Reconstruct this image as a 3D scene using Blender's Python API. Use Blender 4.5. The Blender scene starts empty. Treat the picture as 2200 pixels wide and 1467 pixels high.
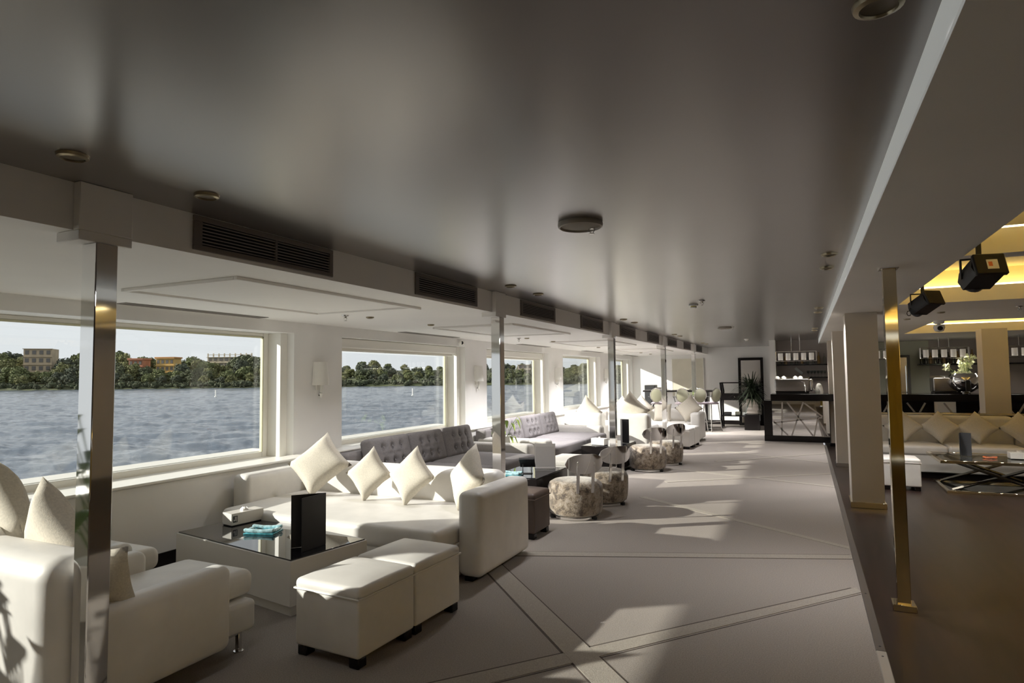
import bpy, bmesh, math, random
from mathutils import Matrix, Vector

# ------------------------------------------------------------------ camera, world, sun, exposure
scene = bpy.context.scene
COL = scene.collection
random.seed(7)
YAW, PITCH, ROLL, FPX = math.radians(25.171), math.radians(3.251), math.radians(-0.654), 1340.0
cam_data = bpy.data.cameras.new('camera')
cam_data.sensor_fit = 'HORIZONTAL'
cam_data.sensor_width = 36.0
cam_data.lens = 36.0 * FPX / 2200.0
cam_data.clip_start = 0.05
cam_data.clip_end = 3000.0
cam = bpy.data.objects.new('camera', cam_data)
COL.objects.link(cam)
_f = Vector((-math.sin(YAW) * math.cos(PITCH), math.cos(YAW) * math.cos(PITCH), math.sin(PITCH)))
_r = Vector((math.cos(YAW), math.sin(YAW), 0.0))
_u = _r.cross(_f)
_r2 = _r * math.cos(ROLL) + _u * math.sin(ROLL)
_u2 = -_r * math.sin(ROLL) + _u * math.cos(ROLL)
cam.matrix_world = Matrix(((_r2.x, _u2.x, -_f.x, 0.0), (_r2.y, _u2.y, -_f.y, 0.0), (_r2.z, _u2.z, -_f.z, 1.55), (0, 0, 0, 1)))
scene.camera = cam

scene.view_settings.view_transform = 'Standard'
scene.view_settings.look = 'None'
scene.view_settings.exposure = 0.27
scene.view_settings.gamma = 1.0
scene.view_settings.use_curve_mapping = False
scene.cycles.use_denoising = True
scene.cycles.max_bounces = 10
scene.cycles.diffuse_bounces = 6
scene.cycles.glossy_bounces = 5
scene.cycles.transparent_max_bounces = 16
scene.cycles.caustics_reflective = True
scene.cycles.caustics_refractive = False
scene.cycles.sample_clamp_indirect = 6.0

world = bpy.data.worlds.new('sky')
scene.world = world
world.use_nodes = True
_bg = world.node_tree.nodes['Background']
_bg.inputs['Color'].default_value = (0.965, 0.98, 1.0, 1)
_bg.inputs['Strength'].default_value = 0.79

SUN_DIR = Vector((1.0, 0.68, -0.43)).normalized()
sun_data = bpy.data.lights.new('sun', 'SUN')
sun_data.energy = 7.2
sun_data.angle = math.radians(0.7)
sun_data.color = (1.0, 0.94, 0.84)
sun = bpy.data.objects.new('sun', sun_data)
sun.rotation_euler = SUN_DIR.to_track_quat('-Z', 'Y').to_euler()
sun.location = (-20, -12, 12)
COL.objects.link(sun)
FILL_W = 11.0         # watts of fill light added at the unlit downlights; weaker at the near end
def fill_level(y):
    return 0.06 if y < 2.5 else 0.40 if y < 7 else 0.72 if y < 12 else 0.9 if y < 16 else 2.2
COVE = 6.5            # emission strength of the warm cove strips

# ------------------------------------------------------------------ materials
MATS = {}
def mat(name, base, rough=0.5, metal=0.0, noise=None, bump=None, spec=0.5, emit=None, coat=0.0, stretch=None, base2=None):
    if name in MATS:
        return MATS[name]
    m = bpy.data.materials.new(name)
    m.use_nodes = True
    nt = m.node_tree
    b = nt.nodes['Principled BSDF']
    b.inputs['Base Color'].default_value = (*base, 1)
    b.inputs['Roughness'].default_value = rough
    b.inputs['Metallic'].default_value = metal
    b.inputs['Specular IOR Level'].default_value = spec
    if coat:
        b.inputs['Coat Weight'].default_value = coat
        b.inputs['Coat Roughness'].default_value = 0.08
    if emit:
        b.inputs['Emission Color'].default_value = (*emit[0], 1)
        b.inputs['Emission Strength'].default_value = emit[1]
    tc = nt.nodes.new('ShaderNodeTexCoord')
    vec = tc.outputs['Object']
    if stretch:
        mp = nt.nodes.new('ShaderNodeMapping')
        mp.inputs['Scale'].default_value = stretch
        nt.links.new(vec, mp.inputs['Vector'])
        vec = mp.outputs['Vector']
    if noise:
        n = nt.nodes.new('ShaderNodeTexNoise')
        n.inputs['Scale'].default_value = noise[0]
        n.inputs['Detail'].default_value = noise[2] if len(noise) > 2 else 3.0
        nt.links.new(vec, n.inputs['Vector'])
        cr = nt.nodes.new('ShaderNodeValToRGB')
        a = noise[1]
        lo = tuple(max(0.0, c * (1 - a)) for c in base)
        hi = base2 if base2 else tuple(min(1.0, c * (1 + a)) for c in base)
        cr.color_ramp.elements[0].position = 0.35
        cr.color_ramp.elements[1].position = 0.65
        cr.color_ramp.elements[0].color = (*lo, 1)
        cr.color_ramp.elements[1].color = (*hi, 1)
        nt.links.new(n.outputs['Fac'], cr.inputs['Fac'])
        nt.links.new(cr.outputs['Color'], b.inputs['Base Color'])
    if bump:
        n2 = nt.nodes.new('ShaderNodeTexNoise')
        n2.inputs['Scale'].default_value = bump[0]
        n2.inputs['Detail'].default_value = 4.0
        nt.links.new(vec, n2.inputs['Vector'])
        bp = nt.nodes.new('ShaderNodeBump')
        bp.inputs['Strength'].default_value = bump[1]
        bp.inputs['Distance'].default_value = bump[2] if len(bump) > 2 else 0.01
        nt.links.new(n2.outputs['Fac'], bp.inputs['Height'])
        nt.links.new(bp.outputs['Normal'], b.inputs['Normal'])
    MATS[name] = m
    return m

def glass_mat(name, tint, base_reflect=0.0, rough=0.0):
    m = bpy.data.materials.new(name)
    m.use_nodes = True
    nt = m.node_tree
    nt.nodes.remove(nt.nodes['Principled BSDF'])
    out = nt.nodes['Material Output']
    tr = nt.nodes.new('ShaderNodeBsdfTransparent')
    tr.inputs['Color'].default_value = (*tint, 1)
    gl = nt.nodes.new('ShaderNodeBsdfGlossy')
    gl.inputs['Roughness'].default_value = rough
    fr = nt.nodes.new('ShaderNodeFresnel')
    ge = nt.nodes.new('ShaderNodeNewGeometry')
    mr = nt.nodes.new('ShaderNodeMapRange')
    mr.inputs['To Min'].default_value = 1.5
    mr.inputs['To Max'].default_value = 1 / 1.5
    nt.links.new(ge.outputs['Backfacing'], mr.inputs['Value'])
    nt.links.new(mr.outputs['Result'], fr.inputs['IOR'])
    mx = nt.nodes.new('ShaderNodeMixShader')
    nt.links.new(fr.outputs['Fac'], mx.inputs['Fac'])
    nt.links.new(tr.outputs['BSDF'], mx.inputs[1])
    nt.links.new(gl.outputs['BSDF'], mx.inputs[2])
    nt.links.new(mx.outputs['Shader'], out.inputs['Surface'])
    MATS[name] = m
    return m

leather = mat('white_leather', (0.735, 0.715, 0.68), 0.42, bump=(38, 0.10, 0.004), noise=(6, 0.04))
linen = mat('cream_linen', (0.62, 0.575, 0.49), 0.9, bump=(220, 0.35, 0.003), noise=(90, 0.07))
grey_fabric = mat('grey_fabric', (0.240, 0.225, 0.228), 0.95, bump=(260, 0.35, 0.003), noise=(120, 0.15))
pale_fabric = mat('pale_grey_fabric', (0.55, 0.53, 0.50), 0.9, bump=(200, 0.3, 0.003), noise=(100, 0.08))
brown_leather = mat('brown_leather', (0.10, 0.072, 0.058), 0.5, bump=(40, 0.1, 0.004))
black_wood = mat('black_lacquer', (0.010, 0.008, 0.008), 0.16, spec=0.3)
black_matte = mat('black_matte', (0.018, 0.017, 0.018), 0.55)
dark_glass = mat('black_glass', (0.010, 0.010, 0.013), 0.03, spec=0.9)
white_lacquer = mat('white_lacquer', (0.78, 0.75, 0.70), 0.22)
chrome = mat('chrome', (0.78, 0.77, 0.76), 0.05, metal=1.0)
chrome_soft = mat('brushed_steel', (0.62, 0.60, 0.58), 0.22, metal=1.0)
brass = mat('gold_tinted_metal', (0.76, 0.68, 0.50), 0.05, metal=1.0)  # gold tint stands in for reflected yellow on the column and plinths
wall_white = mat('white_wall_paint', (0.89, 0.88, 0.86), 0.6, noise=(1.5, 0.02))
frame_white = mat('window_frame_white', (0.86, 0.84, 0.78), 0.35)
soffit_white = mat('soffit_paint', (0.90, 0.88, 0.85), 0.55, noise=(1.2, 0.02))
ceil_taupe = mat('satin_taupe_ceiling', (0.165, 0.142, 0.131), 0.32, metal=0.35, spec=0.75, noise=(0.6, 0.05), bump=(1.1, 0.05, 0.02))
_cb = ceil_taupe.node_tree.nodes['Principled BSDF']
_cb.inputs['Coat Weight'].default_value = 1.0
_cb.inputs['Coat Roughness'].default_value = 0.24
_cb.inputs['Coat IOR'].default_value = 1.62
right_ceiling_m = mat('right_ceiling_paint', (0.90, 0.87, 0.82), 0.6, noise=(0.8, 0.03))
strip_glow = mat('white_trim_glow', (0.86, 0.86, 0.83), 0.5, emit=((0.95, 1.0, 0.98), 0.16))  # faint glow added to make the strip look brighter
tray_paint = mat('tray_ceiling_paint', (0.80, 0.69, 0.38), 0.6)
pillar_paint = mat('pillar_paint', (0.70, 0.64, 0.56), 0.5, noise=(1.4, 0.03))
cove_mat = mat('cove_led', (1, 0.85, 0.5), 0.5, emit=((1.0, 0.82, 0.44), COVE))
vent_frame_m = mat('vent_frame', (0.17, 0.145, 0.13), 0.5)
vent_dark = mat('vent_inner_shade', (0.010, 0.009, 0.009), 0.8)  # black sheet stands in for the shade behind the slats
vent_slat_m = mat('vent_slat', (0.30, 0.27, 0.25), 0.45)
slot_grey = mat('diffuser_grey', (0.24, 0.22, 0.20), 0.6)
wood_dark = mat('dark_wood_floor', (0.024, 0.014, 0.011), 0.32, noise=(2.0, 0.25, 5), stretch=(6, 0.6, 1), bump=(3, 0.03, 0.01), spec=0.3)
nosing_grey = mat('nosing_grey', (0.19, 0.17, 0.155), 0.30, metal=0.6)
nosing_light = mat('nosing_light', (0.42, 0.39, 0.34), 0.4, metal=0.3)
carpet = mat('carpet', (0.335, 0.302, 0.272), 0.97, noise=(140, 0.14, 4), bump=(320, 0.7, 0.006), spec=0.1)
carpet_band = mat('carpet_band', (0.39, 0.355, 0.31), 0.97, noise=(160, 0.12, 4), bump=(320, 0.8, 0.006), spec=0.1)
bar_back_m = mat('bar_back_wall', (0.33, 0.29, 0.27), 0.6)
bar_green_m = mat('pale_green_wall', (0.42, 0.43, 0.36), 0.6)
mirror_m = mat('mirror', (0.82, 0.82, 0.82), 0.02, metal=1.0)
strip_grey = mat('mirror_strip_grey', (0.50, 0.46, 0.43), 0.4)
shade_white = mat('lamp_shade_white', (0.82, 0.81, 0.77), 0.6)
pendant_shade = mat('pendant_shade', (0.82, 0.80, 0.76), 0.5, emit=((1.0, 0.9, 0.78), 0.10))
porcelain = mat('porcelain', (0.85, 0.84, 0.80), 0.15)
mustard = mat('mustard_reflector', (0.72, 0.52, 0.10), 0.8, noise=(3, 0.15), stretch=(8, 1, 0.3))
green_leaf = mat('leaf_green', (0.09, 0.15, 0.03), 0.5, noise=(8, 0.4), spec=0.4)
dark_leaf = mat('leaf_dark', (0.016, 0.026, 0.009), 0.5, noise=(8, 0.4))
pale_leaf = mat('leaf_lime', (0.35, 0.48, 0.10), 0.45, noise=(10, 0.35))
white_petal = mat('petal', (0.82, 0.84, 0.58), 0.6, noise=(30, 0.2))
teal_glass = mat('teal_glass', (0.10, 0.42, 0.50), 0.06, spec=0.9, noise=(25, 0.35))
paper_white = mat('paper_white', (0.86, 0.84, 0.82), 0.6)
menu_dark = mat('menu_cover', (0.022, 0.020, 0.021), 0.45)
menu_grey = mat('menu_grey', (0.075, 0.078, 0.085), 0.45)
art_m = mat('art_canvas', (0.62, 0.59, 0.49), 0.8, noise=(2.0, 0.05))
olive_fabric = mat('olive_fabric', (0.27, 0.265, 0.19), 0.85)
bottle_dark = mat('bottle_dark', (0.03, 0.028, 0.018), 0.12)
bottle_amber = mat('bottle_amber', (0.22, 0.13, 0.04), 0.12)
orange_m = mat('orange', (0.75, 0.22, 0.09), 0.4)
grey_dark_m = mat('charcoal', (0.05, 0.048, 0.045), 0.6)
stage_black = mat('stage_black', (0.016, 0.014, 0.015), 0.42)
pane = glass_mat('window_glass', (0.93, 0.95, 0.95))
clear_glass = glass_mat('clear_glass', (0.80, 0.84, 0.84))

def pouf_material():
    m = bpy.data.materials.new('mottled_velvet'); m.use_nodes = True
    nt = m.node_tree; b = nt.nodes['Principled BSDF']
    b.inputs['Roughness'].default_value = 0.75
    b.inputs['Sheen Weight'].default_value = 0.5
    tc = nt.nodes.new('ShaderNodeTexCoord')
    n = nt.nodes.new('ShaderNodeTexNoise'); n.inputs['Scale'].default_value = 13.0; n.inputs['Detail'].default_value = 10; n.inputs['Roughness'].default_value = 0.8
    n.inputs['Distortion'].default_value = 0.3
    nt.links.new(tc.outputs['Object'], n.inputs['Vector'])
    cr = nt.nodes.new('ShaderNodeValToRGB')
    e = cr.color_ramp.elements
    e[0].position = 0.43; e[0].color = (0.065, 0.046, 0.033, 1)
    e[1].position = 0.59; e[1].color = (0.34, 0.29, 0.24, 1)
    x = e.new(0.50); x.color = (0.22, 0.17, 0.115, 1)
    nt.links.new(n.outputs['Fac'], cr.inputs['Fac'])
    nt.links.new(cr.outputs['Color'], b.inputs['Base Color'])
    n2 = nt.nodes.new('ShaderNodeTexNoise'); n2.inputs['Scale'].default_value = 90; n2.inputs['Detail'].default_value = 3
    nt.links.new(tc.outputs['Object'], n2.inputs['Vector'])
    bp = nt.nodes.new('ShaderNodeBump'); bp.inputs['Strength'].default_value = 0.4; bp.inputs['Distance'].default_value = 0.01
    nt.links.new(n2.outputs['Fac'], bp.inputs['Height']); nt.links.new(bp.outputs['Normal'], b.inputs['Normal'])
    return m
pouf_m = pouf_material()

def water_material():
    m = bpy.data.materials.new('river_water'); m.use_nodes = True
    nt = m.node_tree; b = nt.nodes['Principled BSDF']
    b.inputs['Base Color'].default_value = (0.085, 0.105, 0.135, 1)
    b.inputs['Roughness'].default_value = 0.15
    b.inputs['IOR'].default_value = 1.33
    tc = nt.nodes.new('ShaderNodeTexCoord')
    mp = nt.nodes.new('ShaderNodeMapping')
    mp.inputs['Rotation'].default_value = (0, 0, math.radians(-25))
    mp.inputs['Scale'].default_value = (0.35, 1.0, 1.0)
    nt.links.new(tc.outputs['Object'], mp.inputs['Vector'])
    n = nt.nodes.new('ShaderNodeTexNoise'); n.inputs['Scale'].default_value = 2.6; n.inputs['Detail'].default_value = 5; n.inputs['Roughness'].default_value = 0.60; n.inputs['Distortion'].default_value = 0.6
    nt.links.new(mp.outputs['Vector'], n.inputs['Vector'])
    bp = nt.nodes.new('ShaderNodeBump'); bp.inputs['Strength'].default_value = 0.5; bp.inputs['Distance'].default_value = 0.12
    nt.links.new(n.outputs['Fac'], bp.inputs['Height']); nt.links.new(bp.outputs['Normal'], b.inputs['Normal'])
    return m
water_m = water_material()

# ------------------------------------------------------------------ mesh helpers
class B:
    """collects shapes into one bmesh"""
    def __init__(self):
        self.bm = bmesh.new()
    def _xf(self, vs, M):
        if M is not None:
            for v in vs:
                v.co = M @ v.co
    def box(self, x0, x1, y0, y1, z0, z1, bevel=0.0, seg=1, M=None):
        r = bmesh.ops.create_cube(self.bm, size=1.0)
        vs = r['verts']
        for v in vs:
            v.co = Vector(((x0 + x1) / 2 + v.co.x * (x1 - x0), (y0 + y1) / 2 + v.co.y * (y1 - y0), (z0 + z1) / 2 + v.co.z * (z1 - z0)))
        if bevel > 0:
            es = list({e for v in vs for e in v.link_edges})
            rr = bmesh.ops.bevel(self.bm, geom=es, offset=bevel, segments=seg, affect='EDGES', profile=0.5, clamp_overlap=True)
            vs = list({v for f in rr['faces'] for v in f.verts} | {v for v in vs if v.is_valid})
        self._xf(vs, M)
        return self
    def rbox(self, c, h, r, mid=(2, 2, 2), fn=None, M=None):
        """rounded soft box, centre c, half sizes h, corner radius r"""
        r = min(r, min(h) * 0.999)
        def ticks(hh, n):
            inner = hh - r
            t = [-hh, -hh + r * 0.3, -hh + r * 0.65, -inner]
            if inner > 1e-4:
                t += [-inner + 2 * inner * k / n for k in range(1, n)]
                t += [inner]
            t += [hh - r * 0.65, hh - r * 0.3, hh]
            return t
        T = [ticks(h[i], mid[i]) for i in range(3)]
        cache = {}
        def vert(p):
            k = (round(p[0], 6), round(p[1], 6), round(p[2], 6))
            if k in cache:
                return cache[k]
            q = Vector(max(-(h[i] - r), min(h[i] - r, p[i])) for i in range(3))
            d = Vector(p) - q
            co = q + d.normalized() * r if d.length > 1e-9 else Vector(p)
            if fn:
                co = fn(co)
            co = co + Vector(c)
            if M is not None:
                co = M @ co
            cache[k] = self.bm.verts.new(co)
            return cache[k]
        for ax in range(3):
            a, b_ = (ax + 1) % 3, (ax + 2) % 3
            for s in (-1, 1):
                for i in range(len(T[a]) - 1):
                    for j in range(len(T[b_]) - 1):
                        P = []
                        for (u, v) in ((i, j), (i + 1, j), (i + 1, j + 1), (i, j + 1)):
                            p = [0, 0, 0]; p[ax] = s * h[ax]; p[a] = T[a][u]; p[b_] = T[b_][v]
                            P.append(vert(p))
                        if s < 0:
                            P.reverse()
                        if len(set(P)) == 4:
                            try:
                                self.bm.faces.new(P)
                            except ValueError:
                                pass
        return self
    def tube(self, pts, r, n=8, cap=True):
        pts = [Vector(p) for p in pts]
        rs = r if isinstance(r, (list, tuple)) else [r] * len(pts)
        rings = []
        for i, p in enumerate(pts):
            t = (pts[min(i + 1, len(pts) - 1)] - pts[max(i - 1, 0)]).normalized()
            ref = Vector((0, 0, 1)) if abs(t.z) < 0.9 else Vector((1, 0, 0))
            a = t.cross(ref).normalized(); b_ = t.cross(a).normalized()
            rings.append([self.bm.verts.new(p + (a * math.cos(2 * math.pi * k / n) + b_ * math.sin(2 * math.pi * k / n)) * rs[i]) for k in range(n)])
        for i in range(len(rings) - 1):
            for k in range(n):
                self.bm.faces.new((rings[i][k], rings[i][(k + 1) % n], rings[i + 1][(k + 1) % n], rings[i + 1][k]))
        if cap:
            self.bm.faces.new(rings[0]); self.bm.faces.new(list(reversed(rings[-1])))
        return self
    def lathe(self, prof, n=24, c=(0, 0, 0), M=None, sx=1.0, sy=1.0):
        rings = []
        for (r, z) in prof:
            if r < 1e-6:
                v = self.bm.verts.new(Vector((c[0], c[1], c[2] + z)))
                rings.append([v])
            else:
                rings.append([self.bm.verts.new(Vector((c[0] + sx * r * math.cos(2 * math.pi * k / n), c[1] + sy * r * math.sin(2 * math.pi * k / n), c[2] + z))) for k in range(n)])
        for i in range(len(rings) - 1):
            a, b_ = rings[i], rings[i + 1]
            for k in range(n):
                if len(a) == 1 and len(b_) == 1:
                    continue
                if len(a) == 1:
                    self.bm.faces.new((a[0], b_[(k + 1) % n], b_[k]))
                elif len(b_) == 1:
                    self.bm.faces.new((a[k], a[(k + 1) % n], b_[0]))
                else:
                    self.bm.faces.new((a[k], a[(k + 1) % n], b_[(k + 1) % n], b_[k]))
        if M is not None:
            for rg in rings:
                self._xf(rg, M)
        return self
    def prism(self, poly, z0, z1, M=None):
        lo = [self.bm.verts.new(Vector((x, y, z0))) for x, y in poly]
        hi = [self.bm.verts.new(Vector((x, y, z1))) for x, y in poly]
        n = len(poly)
        self.bm.faces.new(list(reversed(lo))); self.bm.faces.new(hi)
        for i in range(n):
            self.bm.faces.new((lo[i], lo[(i + 1) % n], hi[(i + 1) % n], hi[i]))
        self._xf(lo + hi, M)
        return self
    def quad(self, a, b_, c, d):
        self.bm.faces.new([self.bm.verts.new(Vector(p)) for p in (a, b_, c, d)])
        return self
    def blade(self, pts, w, up=(0, 0, 1)):
        """thin tapered leaf along pts"""
        pts = [Vector(p) for p in pts]
        L, R = [], []
        n = len(pts)
        for i, p in enumerate(pts):
            t = (pts[min(i + 1, n - 1)] - pts[max(i - 1, 0)])
            s = t.cross(Vector(up))
            s = s.normalized() if s.length > 1e-6 else Vector((1, 0, 0))
            ww = w * (0.35 + 0.65 * math.sin(math.pi * min(1, i / (n - 1) + 0.15))) * (1 - (i / (n - 1)) ** 4)
            L.append(self.bm.verts.new(p + s * ww)); R.append(self.bm.verts.new(p - s * ww))
        for i in range(n - 1):
            self.bm.faces.new((L[i], L[i + 1], R[i + 1], R[i]))
        return self
    def build(self, name, m, parent=None, loc=(0, 0, 0), rot=(0, 0, 0), angle=38):
        bmesh.ops.recalc_face_normals(self.bm, faces=self.bm.faces)
        me = bpy.data.meshes.new(name)
        self.bm.to_mesh(me); self.bm.free()
        for p in me.polygons:
            p.use_smooth = True
        me.set_sharp_from_angle(angle=math.radians(angle))
        return obj(name, me, m, parent, loc, rot)

def obj(name, me, m, parent=None, loc=(0, 0, 0), rot=(0, 0, 0)):
    o = bpy.data.objects.new(name, me)
    COL.objects.link(o)
    if m is not None and len(me.materials) == 0:
        me.materials.append(m)
    o.location = loc; o.rotation_euler = rot
    if parent is not None:
        o.parent = parent
    return o

def tag(o, label, cat, group=None, kind=None):
    o['label'] = label
    o['category'] = cat
    if group: o['group'] = group
    if kind: o['kind'] = kind
    return o
def thing(name, label, cat, loc=(0, 0, 0), rz=0.0, group=None):
    e = bpy.data.objects.new(name, None)
    COL.objects.link(e)
    e.empty_display_size = 0.1
    e.location = loc; e.rotation_euler = (0, 0, rz)
    return tag(e, label, cat, group)
def dup(root, label, loc, rz=None, group=None):
    def cp(o, par):
        c = o.copy(); COL.objects.link(c); c.parent = par
        for ch in o.children:
            cp(ch, c)
        return c
    r = cp(root, None)
    r.location = loc
    if rz is not None:
        r.rotation_euler = (0, 0, rz)
    r['label'] = label
    if group: r['group'] = group
    return r
def struct(o):
    o['kind'] = 'structure'
    return o
def sempty(name, loc=(0, 0, 0)):
    e = bpy.data.objects.new(name, None); COL.objects.link(e); e.location = loc; e.empty_display_size = 0.1
    return struct(e)
ORD = ['first', 'second', 'third', 'fourth', 'fifth', 'sixth', 'seventh', 'eighth', 'ninth', 'tenth', 'eleventh', 'twelfth', 'thirteenth', 'fourteenth']

# ------------------------------------------------------------------ setting: floors, ceilings, walls
YB, YF = -3.6, 20.5            # back and far end of the lounge
XW = -5.2                      # inner face of the window wall
XL = -4.95                     # face of the low wall below the window ledge
ZC, ZS, ZR, ZL = 2.40, 2.195, 2.298, -0.10
XB, XS = -2.795, 0.315         # beam face, edge of the right ceiling

fl = struct(B().box(XL, 0.300, YB, YF, ZL, 0.0).build('floor', carpet))
def band(p, q, w, hz=0.003):
    p, q = Vector((p[0], p[1], 0)), Vector((q[0], q[1], 0))
    d = (q - p).normalized(); s = Vector((-d.y, d.x, 0)) * (w / 2)
    b = B()
    def clipx(v):
        return Vector((min(0.298, v.x), v.y, 0))
    b.prism([(clipx(v).x, clipx(v).y) for v in (p - s, q - s, q + s, p + s)], 0.0, hz)
    return b.build('carpet_band', carpet_band, fl)
band((-1.95, 8.00), (0.32, 6.36), 0.10)
band((-2.60, 4.96), (0.32, 6.06), 0.13)
band((-2.90, 1.30), (0.34, 5.17), 0.165)
band((-2.90, 5.19), (-0.20, 2.34), 0.165, 0.0042)
band((-2.10, 10.60), (0.32, 9.68), 0.12)
band((-1.9, 9.25), (0.32, 10.9), 0.10, 0.0042)
band((-1.7, 13.4), (0.32, 12.2), 0.12)
band((-1.5, 11.7), (0.32, 13.6), 0.12, 0.0042)
groove = mat('carpet_groove', (0.10, 0.08, 0.068), 0.97)
def groove_line(p, q, w):
    p, q = Vector((p[0], p[1], 0)), Vector((q[0], q[1], 0))
    d = (q - p).normalized(); s = Vector((-d.y, d.x, 0))
    for k in (-1, 1):
        a, e = p + s * k * w / 2, q + s * k * w / 2
        t = s * 0.006
        b = B(); b.prism([(min(0.298, v.x), v.y) for v in (a - t, e - t, e + t, a + t)], 0.0, 0.0015)
        b.build('carpet_groove', groove, fl)
groove_line((-2.60, 4.96), (0.31, 6.06), 0.14)
groove_line((-2.90, 1.30), (0.31, 5.14), 0.178)
groove_line((-2.90, 5.19), (-0.20, 2.34), 0.178)

struct(B().box(0.352, 5.6, YB, 17.6, ZL - 0.1, ZL).build('floor_wood', wood_dark))
tr = sempty('trim_1')
b = B().box(0.300, 0.352, 4.10, 15.2, ZL, 0.003, 0.004); b.build('nosing', nosing_grey, tr)
b = B().box(0.300, 0.352, YB, 4.095, ZL, 0.004, 0.004); b.build('nosing', nosing_light, tr)
for y in (4.16, 4.02, 3.6, 5.1):
    B().lathe([(0, 0.006), (0.006, 0.005), (0.007, 0.003)], 8, (0.326, y, 0)).build('screw', grey_dark_m, tr)

struct(B().box(XB, XS + 0.2, YB, YF, ZC, ZC + 0.15).build('ceiling', ceil_taupe))
# soffit above the windows with its fascia towards the room
struct(B().box(-5.75, XB, YB, YF + 0.1, ZS, ZC + 0.15).build('ceiling_soffit', soffit_white))
# right ceiling with three lit trays
rc = sempty('ceiling_right')
TR = [(0.95, 3.3, -2.6, 4.86), (0.95, 3.3, 5.06, 8.03), (1.75, 4.2, 11.0, 14.2)]  # first tray extended unseen behind the camera to light the mustard folds
b = B()
xs = [XS, 0.95, 5.6]
b.box(XS, 0.95, YB, 17.6, ZR, ZR + 0.16)
b.box(0.95, 5.6, YB, -2.6, ZR, ZR + 0.16)
b.box(0.95, 3.3, 4.86, 5.06, ZR, ZR + 0.16)
b.box(3.3, 5.6, -2.6, 8.03, ZR, ZR + 0.16)
b.box(0.95, 5.6, 8.03, 11.0, ZR, ZR + 0.16)
b.box(0.95, 1.75, 11.0, 14.2, ZR, ZR + 0.16)
b.box(4.2, 5.6, 11.0, 14.2, ZR, ZR + 0.16)
b.box(0.95, 5.6, 14.2, 17.6, ZR, ZR + 0.16)
b.build('ceiling_board', right_ceiling_m, rc)
b = B().box(XS, XS + 0.01, YB, 17.6, ZR, ZC)
B().box(XS - 0.004, XS + 0.002, YB, 17.4, ZR - 0.001, ZC).build('edge_strip', strip_glow, rc)
b = B()
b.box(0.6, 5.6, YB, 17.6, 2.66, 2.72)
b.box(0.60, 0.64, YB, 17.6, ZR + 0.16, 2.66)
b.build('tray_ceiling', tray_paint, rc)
for k, (x0, x1, y0, y1) in enumerate(TR):
    fb = B()
    for (a0, a1, c0, c1) in ((x0 - 0.16, x0 - 0.14, y0 - 0.16, y1 + 0.16), (x1 + 0.14, x1 + 0.16, y0 - 0.16, y1 + 0.16), (x0 - 0.16, x1 + 0.16, y0 - 0.16, y0 - 0.14), (x0 - 0.16, x1 + 0.16, y1 + 0.14, y1 + 0.16)):
        if k < 2 and (c0 > 4.5 and c1 < 5.3):
            continue
        fb.box(a0, a1, c0, c1, ZR + 0.16, 2.66)
    fb.build('tray_side', tray_paint, rc)
    nm = ['nearest lit ceiling recess above the dark floor', 'middle lit ceiling recess behind the stage lights', 'far lit ceiling recess before the bar'][k]
    t = thing('cove_light', 'warm glowing cove strip in the ' + nm, 'cove light', (0, 0, ZR + 0.16))
    zz0, zz1 = 0.004, 0.022
    segs = [(x0 - 0.10, x0 - 0.07, y0, y1), (x1 + 0.07, x1 + 0.10, y0, y1), (x0, x1, y1 + 0.055, y1 + 0.085)]
    if k != 1:
        segs.append((x0, x1, y0 - 0.085, y0 - 0.055))
    for (a0, a1, c0, c1) in segs:
        B().box(a0, a1, c0, c1, zz0, zz1).build('light_strip', cove_mat, t)

# window wall: piers, head, low wall with ledge
WIN = [(-1.72, 1.43), (2.15, 5.30), (6.10, 9.19), (9.98, 12.97), (13.88, 16.84), (17.72, 20.36)]
Z0, Z1 = 0.70, 2.07
wl = sempty('wall_left')
b = B()
prev = YB - 2.2
for (a, c) in WIN:
    b.box(XW - 0.34, XW, prev, a, 0.0, ZS + 0.02)
    prev = c
b.box(XW - 0.34, XW, prev, YF + 0.1, 0.0, ZS + 0.02)
for (a, c) in WIN:
    b.box(XW - 0.34, XW, a, c, Z1, ZS + 0.02)
    b.box(XW - 0.34, XW, a, c, 0.0, 0.66)
b.build('wall_panel', wall_white, wl)
B().box(XW, XL, YB, YF, ZL, 0.69, 0.006).build('low_wall', wall_white, wl)
B().box(XW, XL + 0.02, YB, YF, 0.69, 0.715, 0.008).build('ledge', frame_white, wl)
bb = struct(B().box(XL, XL + 0.014, YB, YF, 0.0, 0.11, 0.003).build('baseboard_left', black_wood))
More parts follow.
